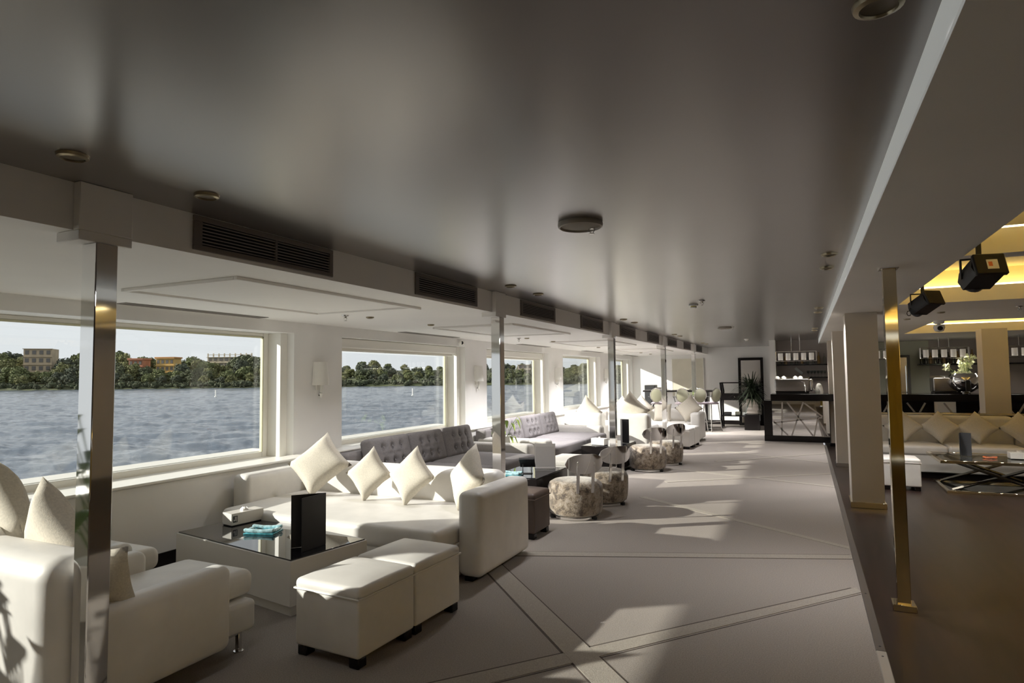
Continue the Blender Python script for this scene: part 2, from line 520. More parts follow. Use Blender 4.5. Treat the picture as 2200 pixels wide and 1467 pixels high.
for k, (a, c) in enumerate(WIN):
    w = sempty('window_%d' % (k + 1))
    xo = XW - 0.27
    for (f0, f1, g0, g1) in ((a, a + 0.17, a, a + 0.10), (c - 0.17, c, c - 0.10, c)):
        B().box(xo - 0.06, xo - 0.02, f0, f1, 0.66, Z1, 0.004).build('jamb_frame', frame_white, w)
        B().box(xo - 0.02, xo + 0.17, g0, g1, 0.698, Z1, 0.004).build('jamb_return', frame_white, w)
    b = B(); b.box(xo - 0.06, xo - 0.02, a + 0.17, c - 0.17, Z1 - 0.04, Z1, 0.006); b.build('head_frame', frame_white, w)
    b = B(); b.box(xo - 0.06, xo - 0.02, a + 0.17, c - 0.17, 0.66, 0.755, 0.006); b.build('bottom_frame', frame_white, w)
    b = B(); b.box(xo - 0.02, XW + 0.001, a, c, 0.66, 0.698, 0.004); b.build('sill', frame_white, w)
    bead = mat('frame_bead', (0.62, 0.60, 0.42), 0.4)
    for (p0, p1, q0, q1) in ((a + 0.17, a + 0.185, 0.755, Z1 - 0.04), (c - 0.185, c - 0.17, 0.755, Z1 - 0.04), (a + 0.17, c - 0.17, Z1 - 0.055, Z1 - 0.04)):
        B().box(xo - 0.045, xo - 0.012, p0, p1, q0, q1).build('bead', bead, w)
    B().box(xo - 0.36, xo - 0.06, a, c, 0.70, 0.762, 0.004).build('outer_sill', mat('outer_sill_paint', (0.60, 0.58, 0.54), 0.6), w)
    B().box(xo - 0.04, xo - 0.032, a + 0.17, c - 0.17, 0.755, Z1 - 0.04).build('pane', pane, w)
# far wall, bar side walls, back wall
struct(B().box(-5.6, -0.69, YF, YF + 0.2, 0.0, ZC + 0.15).build('wall_far', wall_white))
struct(B().box(XL, -0.82, YF - 0.016, YF, 0.0, 0.13, 0.003).build('baseboard_far', black_wood))
struct(B().box(-0.82, -0.68, 17.0, YF, 0.0, ZC).build('wall_bar_end', wall_white))
struct(B().box(-0.68, 5.6, 17.4, 17.6, ZL, ZC + 0.1).build('wall_bar_back', bar_back_m))
struct(B().box(5.5, 5.7, YB, 17.6, ZL, 2.72).build('wall_right', pillar_paint))
wb = sempty('wall_back')
B().box(-5.6, 0.6, YB - 0.15, YB - 0.02, ZL, ZC + 0.1).build('wall_board', pillar_paint, wb)
for k in range(26):
    x = 0.6 + k * 0.19  # unseen folds added to give the steel column its gold reflection
    B().rbox((x + 0.09, YB - 0.08, 1.05), (0.10, 0.06, 1.14), 0.055, (1, 1, 2)).build('reflector_fold', mustard, wb)

# ------------------------------------------------------------------ columns
def chrome_column(label, y):
    t = thing('chrome_column', label, 'column', (-2.79, y, 0), 0, 'mirror steel columns under the white beam')
    B().box(-0.05, 0.05, -0.048, 0.048, 0.0, 2.15, 0.004).build('shaft', chrome, t)
    b = B().box(-0.12, 0.042, -0.115, 0.115, 2.15, 2.194, 0.003)
    b.box(-0.003, 0.042, -0.115, 0.115, 2.194, 2.40, 0.003)
    b.build('capital', soffit_white, t)
    B().box(-0.075, 0.075, -0.075, 0.075, 0.0, 0.045, 0.004).build('base_plate', chrome, t)
    return t
for k, nm in enumerate(['mirror steel column nearest the camera beside the white armchair', 'mirror steel column behind the white front sofa', 'mirror steel column beside the pale fur pouf chair', 'fourth mirror steel column in front of the far white sofa', 'farthest mirror steel column before the bar table']):
    chrome_column(nm, 1.69 + 3.99 * k - (0.08 if k == 1 else 0))
t = thing('steel_column', 'slim gold-reflecting steel column standing on the dark floor', 'column', (0.563, 5.195, ZL))
B().box(-0.042, 0.042, -0.042, 0.042, 0, ZR - ZL, 0.003).build('shaft', brass, t)
B().box(-0.072, 0.072, -0.070, 0.070, 0, 0.045, 0.003).build('base_plate', brass, t)
B().box(-0.06, 0.06, -0.06, 0.06, ZR - ZL - 0.006, ZR - ZL, 0.001).build('collar', chrome_soft, t)
def pillar(label, x0, x1, y0, y1, bm_):
    t = thing('square_pillar', label, 'pillar', ((x0 + x1) / 2, (y0 + y1) / 2, ZL))
    hx, hy = (x1 - x0) / 2, (y1 - y0) / 2
    B().box(-hx, hx, -hy, hy, 0, ZR - ZL, 0.004).build('shaft', pillar_paint, t)
    B().box(-hx - 0.018, hx + 0.018, -hy - 0.018, hy + 0.018, 0, 0.07, 0.003).build('plinth', bm_, t)
pillar('broad beige pillar with a gold plinth at the carpet edge', 0.462, 0.815, 8.82, 9.24, brass)
pillar('beige pillar half hidden behind the gold-plinth pillar', 0.445, 0.80, 12.50, 12.92, chrome_soft)
pillar('narrow pale pillar at the corner of the bar', 0.46, 0.80, 15.98, 16.3, black_wood)
pillar('beige pillar behind the right-hand sofa', 2.80, 3.17, 13.35, 13.75, brass)

# ------------------------------------------------------------------ beam vents
def vent(label, y, centre):
    t = thing('air_vent', label, 'vent', (XB, y, 2.215), 0, 'air vents in the white beam')
    L, H = 1.03, 0.178
    b = B()
    b.box(0, 0.014, 0, L, 0, 0.028, 0.002); b.box(0, 0.014, 0, L, H - 0.028, H, 0.002)
    b.box(0, 0.014, 0, 0.05, 0.028, H - 0.028, 0.002); b.box(0, 0.014, L - 0.035, L, 0.028, H - 0.028, 0.002)
    if centre:
        b.box(0.002, 0.013, L * 0.53 - 0.008, L * 0.53 + 0.008, 0.028, H - 0.028)
    b.build('frame', vent_frame_m, t)
    B().box(0.0005, 0.002, 0.05, L - 0.035, 0.028, H - 0.028).build('shade_sheet', vent_dark, t)
    n = 7
    for i in range(n):
        z = 0.028 + (i + 0.5) * (H - 0.056) / n
        B().box(0.002, 0.012, 0.05, L - 0.035, z - 0.0020, z + 0.0020, M=Matrix.Translation((0, 0, 0))).build('slat', vent_slat_m, t)
    return t
v0 = vent('dark louvred air vent nearest the camera, the largest in the white beam', 2.145, True)
v1 = vent('second dark louvred air vent along the white beam', 4.135, False)
for k in range(2, 9):
    dup(v1, ORD[k] + ' dark louvred air vent along the white beam', (XB, 2.145 + 2.01 * k, 2.215))

# soffit details: panels, slots
for k in range(4):
    y0 = 2.75 + 4.02 * k
    p = sempty('trim_%d' % (k + 2), (0, 0, ZS))
    x0, x1, y1 = -4.30, -3.17, y0 + 1.93
    B().box(x0 + 0.06, x1 - 0.06, y0 + 0.06, y1 - 0.06, -0.010, 0.0, 0.002).build('access_panel', soffit_white, p)
    for (a0, a1, c0, c1) in ((x0, x0 + 0.035, y0, y1), (x1 - 0.035, x1, y0, y1 + 0.12), (x0 + 0.035, x1 - 0.035, y0, y0 + 0.035), (x0 + 0.035, x1 - 0.035, y1 - 0.035, y1)):
        B().box(a0, a1, c0, c1, -0.022, 0.0, 0.003).build('moulding', soffit_white, p)
for k in range(5):
    y0 = 3.25 + 3.95 * k
    t = thing('slot_diffuser', ORD[k] + ' long grey slot diffuser above the windows from the camera', 'vent', (-5.08, y0, ZS), 0, 'slot diffusers above the windows')
    B().box(-0.07, 0.07, 0, 1.5, -0.006, 0, 0.002).build('plate', slot_grey, t)
    for i in range(2):
        B().box(-0.05 + 0.06 * i, -0.01 + 0.06 * i, 0.03, 1.47, -0.008, -0.006).build('slot', vent_frame_m, t)

# ------------------------------------------------------------------ ceiling fittings
ring_m = mat('downlight_ring', (0.34, 0.29, 0.20), 0.28, metal=0.9)
bulb_m = mat('downlight_lens', (0.16, 0.13, 0.09), 0.3)
def downlight_mesh(parent, r):
    B().lathe([(r * 0.70, -0.010), (r * 0.74, -0.016), (r * 0.95, -0.012), (r, -0.003), (r, 0.0)], 24).build('ring', ring_m, parent)
    B().lathe([(0, -0.004), (r * 0.4, -0.006), (r * 0.72, -0.009)], 20).build('lens', bulb_m, parent)
def fill_at(parent, w, z=-0.03, size=0.10, col=(1.0, 0.975, 0.985)):  # area light added as fill; the fitting itself is unlit
    ld = bpy.data.lights.new('downlight_fill', 'AREA')
    ld.shape = 'DISK'; ld.size = size; ld.energy = w; ld.color = col; ld.spread = math.radians(112)
    o = bpy.data.objects.new('downlight_fill', ld); COL.objects.link(o)
    o.parent = parent; o.location = (0, 0, z)
DL = [(-2.46, y, 'beside the white beam') for y in (1.38, 1.96, 5.22, 5.88, 9.2, 9.85, 13.2, 13.85, 17.2, 17.85)]
DR = [(0.18, y, 'along the right edge of the dark ceiling') for y in (1.62, 4.95, 5.57, 8.95, 9.6, 12.95, 13.6)]
for lst in (DL, DR):
    for k, (x, y, where) in enumerate(lst):
        t = thing('downlight', '%s recessed round downlight from the camera %s' % (ORD[k], where), 'downlight', (x, y, ZC), 0, 'downlights ' + where)
        downlight_mesh(t, 0.055)
        fill_at(t, FILL_W * fill_level(y) * (1.5 if x > 0 and y < 7 else 1.0))
for k, (x, y) in enumerate([(-4.12, 5.27), (-4.09, 6.40), (-4.19, 9.5), (-4.18, 10.67), (-4.2, 13.5), (-4.2, 14.7), (-4.2, 17.5), (-4.2, 18.7)]):  # last two fittings added to light the far wall
    t = thing('downlight', '%s small downlight from the camera in the white soffit' % ORD[k], 'downlight', (x, y, ZS), 0, 'downlights in the soffit')
    downlight_mesh(t, 0.042)
    fill_at(t, FILL_W * (0.9 if y < 9 else 2.6) * min(1.3, fill_level(y)))
for k, (x, y) in enumerate([(1.55, 9.3), (2.75, 9.25), (3.6, 9.4), (1.3, 10.2)]):
    t = thing('downlight', '%s small downlight from the left in the right-hand ceiling' % ORD[k], 'downlight', (x, y, ZR), 0, 'downlights in the right ceiling')
    downlight_mesh(t, 0.045)
    fill_at(t, FILL_W * 0.75, col=(1.0, 0.95, 0.90))
def sprinkler(label, x, y, z):
    t = thing('sprinkler', label, 'sprinkler', (x, y, z), 0, 'ceiling sprinklers')
    B().lathe([(0, 0), (0.038, -0.002), (0.034, -0.010), (0.012, -0.014), (0.010, -0.03), (0, -0.03)], 16).build('rosette', chrome_soft, t)
    b = B()
    b.tube([(-0.014, 0, -0.018), (-0.018, 0, -0.035), (-0.004, 0, -0.055)], 0.003, 6)
    b.tube([(0.014, 0, -0.018), (0.018, 0, -0.035), (0.004, 0, -0.055)], 0.003, 6)
    b.lathe([(0, -0.055), (0.016, -0.056), (0.016, -0.059), (0, -0.059)], 12)
    b.build('deflector', chrome_soft, t)
sprinkler('sprinkler head hanging beside the large round ceiling disc', -1.055, 3.31, ZC)
sprinkler('sprinkler head beside the yellow smoke detector', -1.05, 7.35, ZC)
sprinkler('sprinkler head beside the second round ceiling disc', -1.16, 11.7, ZC)
sprinkler('sprinkler head in the white soffit before the second window', -4.21, 4.99, ZS)
sprinkler('sprinkler head in the white soffit before the third window', -4.30, 9.42, ZS)
sprinkler('sprinkler head in the right ceiling beyond the stage lights', 2.25, 8.95, ZR)
def disc(label, x, y, r):
    t = thing('ceiling_disc', label, 'ceiling speaker', (x, y, ZC), 0, 'round ceiling discs')
    B().lathe([(r * 0.86, -0.016), (r * 0.90, -0.030), (r * 0.97, -0.026), (r, -0.012), (r * 0.98, 0.0)], 40).build('rim', mat('disc_rim', (0.38, 0.34, 0.29), 0.35), t)
    B().lathe([(0, -0.030), (r * 0.5, -0.027), (r * 0.87, -0.018)], 40).build('grille', mat('disc_grille', (0.33, 0.30, 0.26), 0.7, bump=(400, 0.4, 0.002)), t)
disc('large round ceiling disc with a ringed rim near the camera', -1.105, 3.26, 0.125)
disc('round white ceiling disc far along the dark ceiling', -1.28, 11.75, 0.13)
def smoke(label, x, y, band_col):
    t = thing('smoke_detector', label, 'smoke detector', (x, y, ZC), 0, 'smoke detectors')
    B().lathe([(0.055, 0), (0.055, -0.014), (0.045, -0.022), (0, -0.022)], 24).build('base', porcelain, t)
    B().lathe([(0.036, -0.022), (0.034, -0.034)], 20).build('band', band_col, t)
    B().lathe([(0.040, -0.034), (0.030, -0.048), (0, -0.050)], 20).build('cap', porcelain, t)
smoke('smoke detector with a yellow ring on the dark ceiling', -1.20, 7.72, mat('detector_yellow', (0.55, 0.48, 0.10), 0.5))
smoke('white smoke detector near the far wall on the dark ceiling', -1.27, 16.0, porcelain)
t = thing('security_camera', 'small white security camera beside the second window head', 'camera', (XW, 9.02, 2.12))
B().lathe([(0.045, 0), (0.045, 0.03), (0.03, 0.04), (0, 0.04)], 16, M=Matrix.Rotation(math.pi / 2, 4, 'Y')).build('bracket', porcelain, t)
B().rbox((0.06, -0.03, 0.0), (0.04, 0.05, 0.04), 0.03).build('body', porcelain, t)
B().lathe([(0, 0.003), (0.026, 0.002), (0.028, 0)], 16, M=Matrix.Translation((0.085, -0.075, 0.0)) @ Matrix.Rotation(math.pi / 2, 4, 'X')).build('lens', black_matte, t)
t = thing('security_camera', 'white dome security camera under the right-hand ceiling recess', 'camera', (1.78, 10.86, ZR))
B().lathe([(0.07, 0), (0.07, -0.03), (0.05, -0.05), (0, -0.05)], 20).build('mount', porcelain, t)
B().lathe([(0, -0.05), (0.06, -0.06), (0.075, -0.10), (0.055, -0.15), (0, -0.17)], 20).build('body', porcelain, t)
B().lathe([(0, 0.004), (0.03, 0.002), (0.034, 0)], 16, M=Matrix.Translation((0, -0.072, -0.115)) @ Matrix.Rotation(math.pi / 2, 4, 'X')).build('lens', black_matte, t)

# ------------------------------------------------------------------ window fittings
for k, (w, nm) in enumerate(((2, 'second'), (3, 'third'))):
    a, c = WIN[w]
    t = thing('roller_blind', 'white roller blind raised at the head of the %s window from the camera' % nm, 'blind', (XW - 0.16, a + 0.105, 0), 0, 'roller blinds')
    B().box(-0.05, 0.06, 0.0, c - a - 0.21, 1.945, Z1 - 0.003, 0.012).build('cassette', frame_white, t)
    B().box(-0.006, 0.0, 0.05, c - a - 0.26, 1.915, 1.945).build('fabric', mat('blind_fabric', (0.80, 0.77, 0.70), 0.8), t)
    B().tube([(-0.003, 0.05, 1.912), (-0.003, c - a - 0.26, 1.912)], 0.009, 8).build('bottom_bar', frame_white, t)
for k, y in enumerate((5.68, 9.58, 13.42, 17.28)):
    t = thing('wall_sconce', '%s white wall lamp between the windows from the camera' % ORD[k], 'wall lamp', (XW, y, 1.40), 0, 'white wall lamps between the windows')
    n = 14
    b = B()
    rings = []
    for (r, z) in ((0.100, 0.33), (0.125, 0.08)):
        rings.append([b.bm.verts.new(Vector((0.015 + r * math.sin(math.pi * i / n), -r * math.cos(math.pi * i / n) * 0.9, z + (0.02 if z > .2 else 0)))) for i in range(n + 1)])
    for i in range(n):
        b.bm.faces.new((rings[0][i], rings[0][i + 1], rings[1][i + 1], rings[1][i]))
    o = b.build('shade', shade_white, t)
    B().box(0, 0.02, -0.04, 0.04, 0.02, 0.30, 0.005).build('back_plate', frame_white, t)
    b = B().tube([(0.06, 0, 0.16), (0.06, 0, 0.06), (0.055, 0, 0.0), (0.02, 0, -0.04)], [0.012, 0.020, 0.018, 0.010], 8)
    b.lathe([(0, 0), (0.022, -0.015), (0.014, -0.05), (0, -0.085)], 10, (0.05, 0, 0.0))
    b.build('arm', porcelain, t)

# ------------------------------------------------------------------ soft furniture builders
def pillow_mesh(w=0.46, th=0.15, n=12, seed=0):
    rnd = random.Random(seed)
    b = B()
    ph = [rnd.uniform(0, 6.28) for _ in range(4)]
    top, bot = {}, {}
    for i in range(n + 1):
        for j in range(n + 1):
            u, v = -1 + 2 * i / n, -1 + 2 * j / n
            pin = 0.10
            x = u * (1 - pin * (1 - v * v)); y = v * (1 - pin * (1 - u * u))
            z = (max(0, (1 - u ** 4) * (1 - v ** 4))) ** 0.55
            z *= 1 + 0.06 * math.sin(3 * u + ph[0]) * math.sin(3 * v + ph[1])
            p = Vector((x * w / 2, y * w / 2, z * th / 2))
            if i in (0, n) or j in (0, n):
                top[i, j] = bot[i, j] = b.bm.verts.new(Vector((p.x, p.y, 0.004 * math.sin(9 * u + 7 * v + ph[2]))))
            else:
                top[i, j] = b.bm.verts.new(p); bot[i, j] = b.bm.verts.new(Vector((p.x, p.y, -p.z)))
    for i in range(n):
        for j in range(n):
            b.bm.faces.new((top[i, j], top[i + 1, j], top[i + 1, j + 1], top[i, j + 1]))
            f = (bot[i, j], bot[i, j + 1], bot[i + 1, j + 1], bot[i + 1, j])
            try:
                b.bm.faces.new(f)
            except ValueError:
                pass
    bmesh.ops.recalc_face_normals(b.bm, faces=b.bm.faces)
    me = bpy.data.meshes.new('throw_pillow'); b.bm.to_mesh(me); b.bm.free()
    for p in me.polygons: p.use_smooth = True
    me.materials.append(linen)
    return me
PILLOWS = [pillow_mesh(0.47, 0.17, seed=s) for s in range(3)]
def pillow(label, bottom, normal, size=0.47, diamond=True, spin=0.0, group='cream throw pillows', lean=0.0, var=0):
    """pillow standing on its corner (diamond) or edge; `bottom` is where it touches, `normal` the horizontal way it faces"""
    s = size / 0.47
    n = Vector((normal[0], normal[1], 0)).normalized()
    zax = (n * math.cos(lean) + Vector((0, 0, 1)) * math.sin(lean)).normalized()
    up = (Vector((0, 0, 1)) - zax * zax.z).normalized()
    xax = up.cross(zax)
    rot = Matrix((xax, up, zax)).transposed().to_4x4() @ Matrix.Rotation((math.pi / 4 if diamond else 0) + spin, 4, 'Z')
    half = size * (0.5 ** 0.5 if diamond else 0.5) * 0.97
    c = Vector(bottom) + up * half
    o = bpy.data.objects.new('throw_pillow', PILLOWS[var % 3]); COL.objects.link(o)
    o.matrix_world = Matrix.Translation(c) @ rot @ Matrix.Scale(s, 4)
    return tag(o, label, 'pillow', group)

def puff(amount, hx, hy):
    def fn(p):
        if p.z > 0:
            p.z += amount * max(0, 1 - (p.x / hx) ** 2) * max(0, 1 - (p.y / hy) ** 2)
        return p
    return fn
def leather_sofa(name, label, loc, rz, W=2.64, group=None, feet=True):
    """faces -Y locally; arms at both ends; depth runs 0 (arm front) to 0.93 (back)"""
    t = thing(name, label, 'sofa', loc, rz, group)
    hw = W / 2
    aw = 0.105
    B().rbox((0, 0.44, 0.15), (hw - 0.2, 0.46, 0.13), 0.03, (6, 2, 1)).build('base', leather, t)
    B().rbox((0, 0.23, 0.345), (hw - 0.215, 0.53, 0.085), 0.05, (10, 4, 1), puff(0.015, hw - 0.2, 0.53)).build('seat_cushion', leather, t)
    for sx in (-1, 1):
        B().rbox((sx * (hw - aw), 0.465, 0.35), (aw, 0.465, 0.32), 0.055, (2, 4, 3)).build('arm', leather, t)
    B().rbox((0, 0.82, 0.40), (hw - 0.21, 0.11, 0.325), 0.085, (10, 2, 3)).build('backrest', leather, t)
    # front skirt of the deep seat
    B().rbox((0, -0.12, 0.15), (hw - 0.215, 0.16, 0.125), 0.035, (8, 2, 2)).build('front_rail', leather, t)
    for sx in (-1, 1):
        for y in (0.06, 0.84):
            B().box(sx * (hw - 0.12) - 0.035, sx * (hw - 0.12) + 0.035, y - 0.035, y + 0.035, 0, 0.034).build('foot', black_wood, t)
    return t
def armchair(label, loc, group=None):
    """faces +Y locally, back at -0.5"""
    t = thing('armchair', label, 'armchair', loc, 0, group)
    B().rbox((0, 0.14, 0.20), (0.345, 0.51, 0.085), 0.03, (3, 3, 2), lambda p: Vector((p.x if p.y > 0.36 else max(-0.29, min(0.29, p.x)), p.y, p.z))).build('base', leather, t)
    B().rbox((0, 0.14, 0.365), (0.29, 0.55, 0.075), 0.055, (4, 4, 1), puff(0.02, 0.3, 0.47)).build('seat_cushion', leather, t)
    for sx in (-1, 1):
        def slope(p):
            if p.z > 0: p.z -= 0.012 * (0.4 - p.y) / 0.8
            return p
        B().rbox((sx * 0.35, -0.02, 0.32), (0.07, 0.44, 0.225), 0.05, (1, 4, 3), slope).build('arm', leather, t)
    B().rbox((0, -0.375, 0.44), (0.425, 0.14, 0.36), 0.095, (6, 2, 4)).build('backrest', leather, t)
    for sx in (-1, 1):
        b = B().box(sx * 0.29 - 0.015, sx * 0.29 + 0.015, 0.56, 0.585, 0, 0.12, 0.003)
        b.box(sx * 0.29 - 0.015, sx * 0.29 + 0.015, 0.44, 0.585, 0.10, 0.122, 0.003)
        b.lathe([(0.028, 0), (0.028, 0.006), (0, 0.008)], 12, (sx * 0.29, 0.572, 0))
        b.build('leg', chrome_soft, t)
        B().box(sx * 0.29 - 0.018, sx * 0.29 + 0.018, -0.44, -0.40, 0, 0.12, 0.003).build('leg', chrome_soft, t)
    return t
def cube_ottoman(label, loc, rz, w=0.46, d=0.48, h=0.42, m=None, group=None, name='cube_ottoman'):
    m = m or leather
    t = thing(name, label, 'ottoman', loc, rz, group)
    B().rbox((0, 0, 0.055 + (h - 0.105) / 2), (w / 2, d / 2, (h - 0.105) / 2), 0.018, (3, 3, 3)).build('body', m, t)
    B().rbox((0, 0, h - 0.032), (w / 2 + 0.004, d / 2 + 0.004, 0.033), 0.028, (4, 4, 1), puff(0.022, w / 2, d / 2)).build('top_cushion', m, t)
    z = h - 0.054
    hw, hd = w / 2 + 0.004, d / 2 + 0.004
    B().tube([(-hw, -hd, z), (hw, -hd, z), (hw, hd, z), (-hw, hd, z), (-hw, -hd, z)], 0.006, 6).build('piping', m, t)
    for sx in (-1, 1):
        for sy in (-1, 1):
            b = B(); b.box(sx * (w / 2 - 0.045) - 0.035, sx * (w / 2 - 0.045) + 0.035, sy * (d / 2 - 0.045) - 0.035, sy * (d / 2 - 0.045) + 0.035, 0, 0.056, 0.006)
            b.build('foot', black_wood, t)
    return t
def tufted_sofa(label, loc, L, group):
    """faces +X locally, back against x=0, runs along +Y from 0 to L"""
    t = thing('tufted_sofa', label, 'sofa', loc, 0, group)
    B().rbox((0.62, L / 2, 0.16), (0.62, L / 2 - 0.26, 0.12), 0.03, (3, 8, 1)).build('base', grey_fabric, t)
    for y in (0.125, L - 0.125):
        B().rbox((0.66, y, 0.305), (0.62, 0.125, 0.265), 0.06, (4, 2, 3)).build('arm', pale_fabric, t)
    B().rbox((0.10, L / 2, 0.37), (0.10, L / 2 - 0.02, 0.33), 0.05, (2, 8, 3)).build('back_frame', grey_fabric, t)
    n = 3
    cw = (L - 0.50) / n
    for i in range(2):
        sw = (L - 0.5) / 2
        B().rbox((0.84, 0.25 + sw * (i + 0.5), 0.365), (0.56, sw / 2 - 0.006, 0.085), 0.05, (6, 6, 1), puff(0.02, 0.56, sw / 2)).build('seat_cushion', grey_fabric, t)
    for i in range(n):
        yc = 0.25 + cw * (i + 0.5)
        M = Matrix.Translation((0.30, yc, 0.63)) @ Matrix.Rotation(math.radians(-14), 4, 'Y')
        hy, hz = cw / 2 - 0.008, 0.215
        btn = [(sy * cw * 0.22, sz * 0.085) for sy in (-1, 0.0, 1) for sz in (-1, 1)]
        def tuft(p, btn=btn, hy=hy, hz=hz):
            if p.x > 0:
                p.x += 0.035 * max(0, 1 - (p.y / hy) ** 2) * max(0, 1 - (p.z / hz) ** 2)
                for (by, bz) in btn:
                    d2 = (p.y - by) ** 2 + (p.z - bz) ** 2
                    p.x -= 0.038 * math.exp(-d2 / 0.0016)
                    p.x -= 0.012 * math.exp(-((p.y - by) ** 2) / 0.0003) * math.exp(-((p.z - bz) ** 2) / 0.02)
                p.x -= 0.010 * math.exp(-(p.z ** 2) / 0.0004) * max(0, 1 - (p.y / hy) ** 2)
            return p
        c = B().rbox((0, 0, 0), (0.085, hy, hz), 0.05, (2, 30, 18), tuft, M).build('back_cushion', grey_fabric, t)
        for (by, bz) in btn:
            bb_ = B().lathe([(0, 0.008), (0.010, 0.006), (0.014, 0.0), (0.010, -0.006)], 10, M=M @ Matrix.Translation((0.098, by, bz)) @ Matrix.Rotation(math.pi / 2, 4, 'Y'))
            bb_.build('button', grey_fabric, c)
    for x in (0.08, 1.15):
        for y in (0.1, L - 0.1):
            B().box(x - 0.03, x + 0.03, y - 0.03, y + 0.03, 0, 0.045).build('foot', black_wood, t)
    return t
def pouf_chair(label, loc, rz, group):
    """drum seat, curved metal back plate at local +X"""
    t = thing('pouf_chair', label, 'pouf chair', loc, rz, group)
    R = 0.305
    B().lathe([(0, 0.415), (R * 0.5, 0.412), (R * 0.80, 0.400), (R * 0.94, 0.375), (R * 1.0, 0.33), (R * 0.995, 0.20), (R * 0.97, 0.10), (R * 0.93, 0.055), (R * 0.80, 0.03), (0, 0.028)], 48).build('seat', pouf_m, t)
    B().lathe([(R * 0.80, 0.0), (R * 0.84, 0.004), (R * 0.84, 0.028), (R * 0.78, 0.03)], 40).build('base_ring', chrome, t)
    # back plate: curved oval
    b = B()
    nu, nv = 22, 10
    grid = {}
    Rb = 0.36
    for side in (0, 1):
        for i in range(nu + 1):
            for j in range(nv + 1):
                u = -1 + 2 * i / nu; v = -1 + 2 * j / nv
                y = 0.215 * u
                hz = 0.105 * math.sqrt(max(0.0, 1 - abs(u) ** 2.6)) + 0.0005
                z = 0.615 + hz * v
                x = 0.33 - (Rb - math.sqrt(max(0, Rb * Rb - y * y))) + (z - 0.5) * 0.10 + (0.010 if side else 0.0)
                grid[side, i, j] = b.bm.verts.new(Vector((x, y, z)))
        for i in range(nu):
            for j in range(nv):
                b.bm.faces.new([grid[side, i, j], grid[side, i + 1, j], grid[side, i + 1, j + 1], grid[side, i, j + 1]])
    for i in range(nu):
        for j in (0, nv):
            b.bm.faces.new([grid[0, i, j], grid[0, i + 1, j], grid[1, i + 1, j], grid[1, i, j]])
    b.build('back_plate', chrome, t)
    for sy in (-1, 1):
        b = B()
        M = Matrix.Translation((0.292, sy * 0.085, 0.30)) @ Matrix.Rotation(math.radians(7), 4, 'Y')
        b.box(0.0, 0.010, -0.018, 0.018, 0.0, 0.34, 0.003, M=M)
        b.build('back_support', chrome, t)
    for a in (30, 150, 270):
        B().lathe([(0.022, 0), (0.022, 0.03), (0, 0.03)], 10, (R * 0.88 * math.cos(math.radians(a)), R * 0.88 * math.sin(math.radians(a)), 0)).build('caster', black_matte, t)
    return t
def low_table(label, loc, rz, w, d, h, body, top, plinth=0.07, group=None):
    t = thing('coffee_table', label, 'coffee table', loc, rz, group)
    B().box(-w / 2, w / 2, -d / 2, d / 2, plinth, h - 0.008, 0.003).build('body', body, t)
    B().box(-w / 2 + 0.03, w / 2 - 0.03, -d / 2 + 0.03, d / 2 - 0.03, 0, plinth).build('plinth', body, t)
    B().box(-w / 2 + 0.012, w / 2 - 0.012, -d / 2 + 0.012, d / 2 - 0.012, h - 0.008, h, 0.001).build('glass_top', top, t)
    return t
def menu_card(label, loc, rz, w=0.22, h=0.36, opening=40, m=None, m2=None, group='standing menus'):
    m = m or menu_dark
    t = thing('menu', label, 'menu', loc, rz, group)
    a = math.radians(opening / 2)
    for s in (-1, 1):
        M = Matrix.Rotation(s * a, 4, 'Z')
        B().box(0, w, -0.0025, 0.0025, 0, h, 0.001, M=M).build('cover', m, t)
    M = Matrix.Rotation(-a, 4, 'Z') @ Matrix.Translation((w * 0.5, -0.0032, h * 0.62))
    return t
def tissue_box(label, loc, rz, w=0.13, d=0.29, h=0.10, m=None):
    t = thing('tissue_box', label, 'tissue box', loc, rz, 'tissue boxes')
    m = m or white_lacquer
    B().box(-w / 2, w / 2, -d / 2, d / 2, 0.006, h, 0.003).build('box', m, t)
    B().box(-w / 2 + 0.006, w / 2 - 0.006, -d / 2 + 0.006, d / 2 - 0.006, 0, 0.006).build('base', black_matte, t)
    b = B()
    rnd = random.Random(3)
    for k in range(4):
        y = -0.02 + 0.012 * k
        b.blade([(rnd.uniform(-.02, .02), y, h - 0.004), (rnd.uniform(-.025, .025), y + 0.005, h + 0.012), (rnd.uniform(-.02, .03), y + 0.01, h + 0.028)], 0.022, up=(0, 1, 0))
    b.build('tissue', paper_white, t)
    # small dark printed mark on the long side
    b = B()
    b.box(w / 2, w / 2 + 0.0008, -d / 2 + 0.012, -d / 2 + 0.052, h * 0.28, h * 0.80)
    b.build('printed_mark', grey_dark_m, t)
    b = B()
    x = w / 2 + 0.0008
    for (y0, y1, z0, z1) in ((.028, .034, .42, .74), (.020, .034, .40, .45), (.018, .023, .40, .52), (.040, .045, .34, .74)):
        b.box(x, x + 0.0006, -d / 2 + y0, -d / 2 + y1, h * z0, h * z1)
    b.build('printed_letter', paper_white, t)
    return t
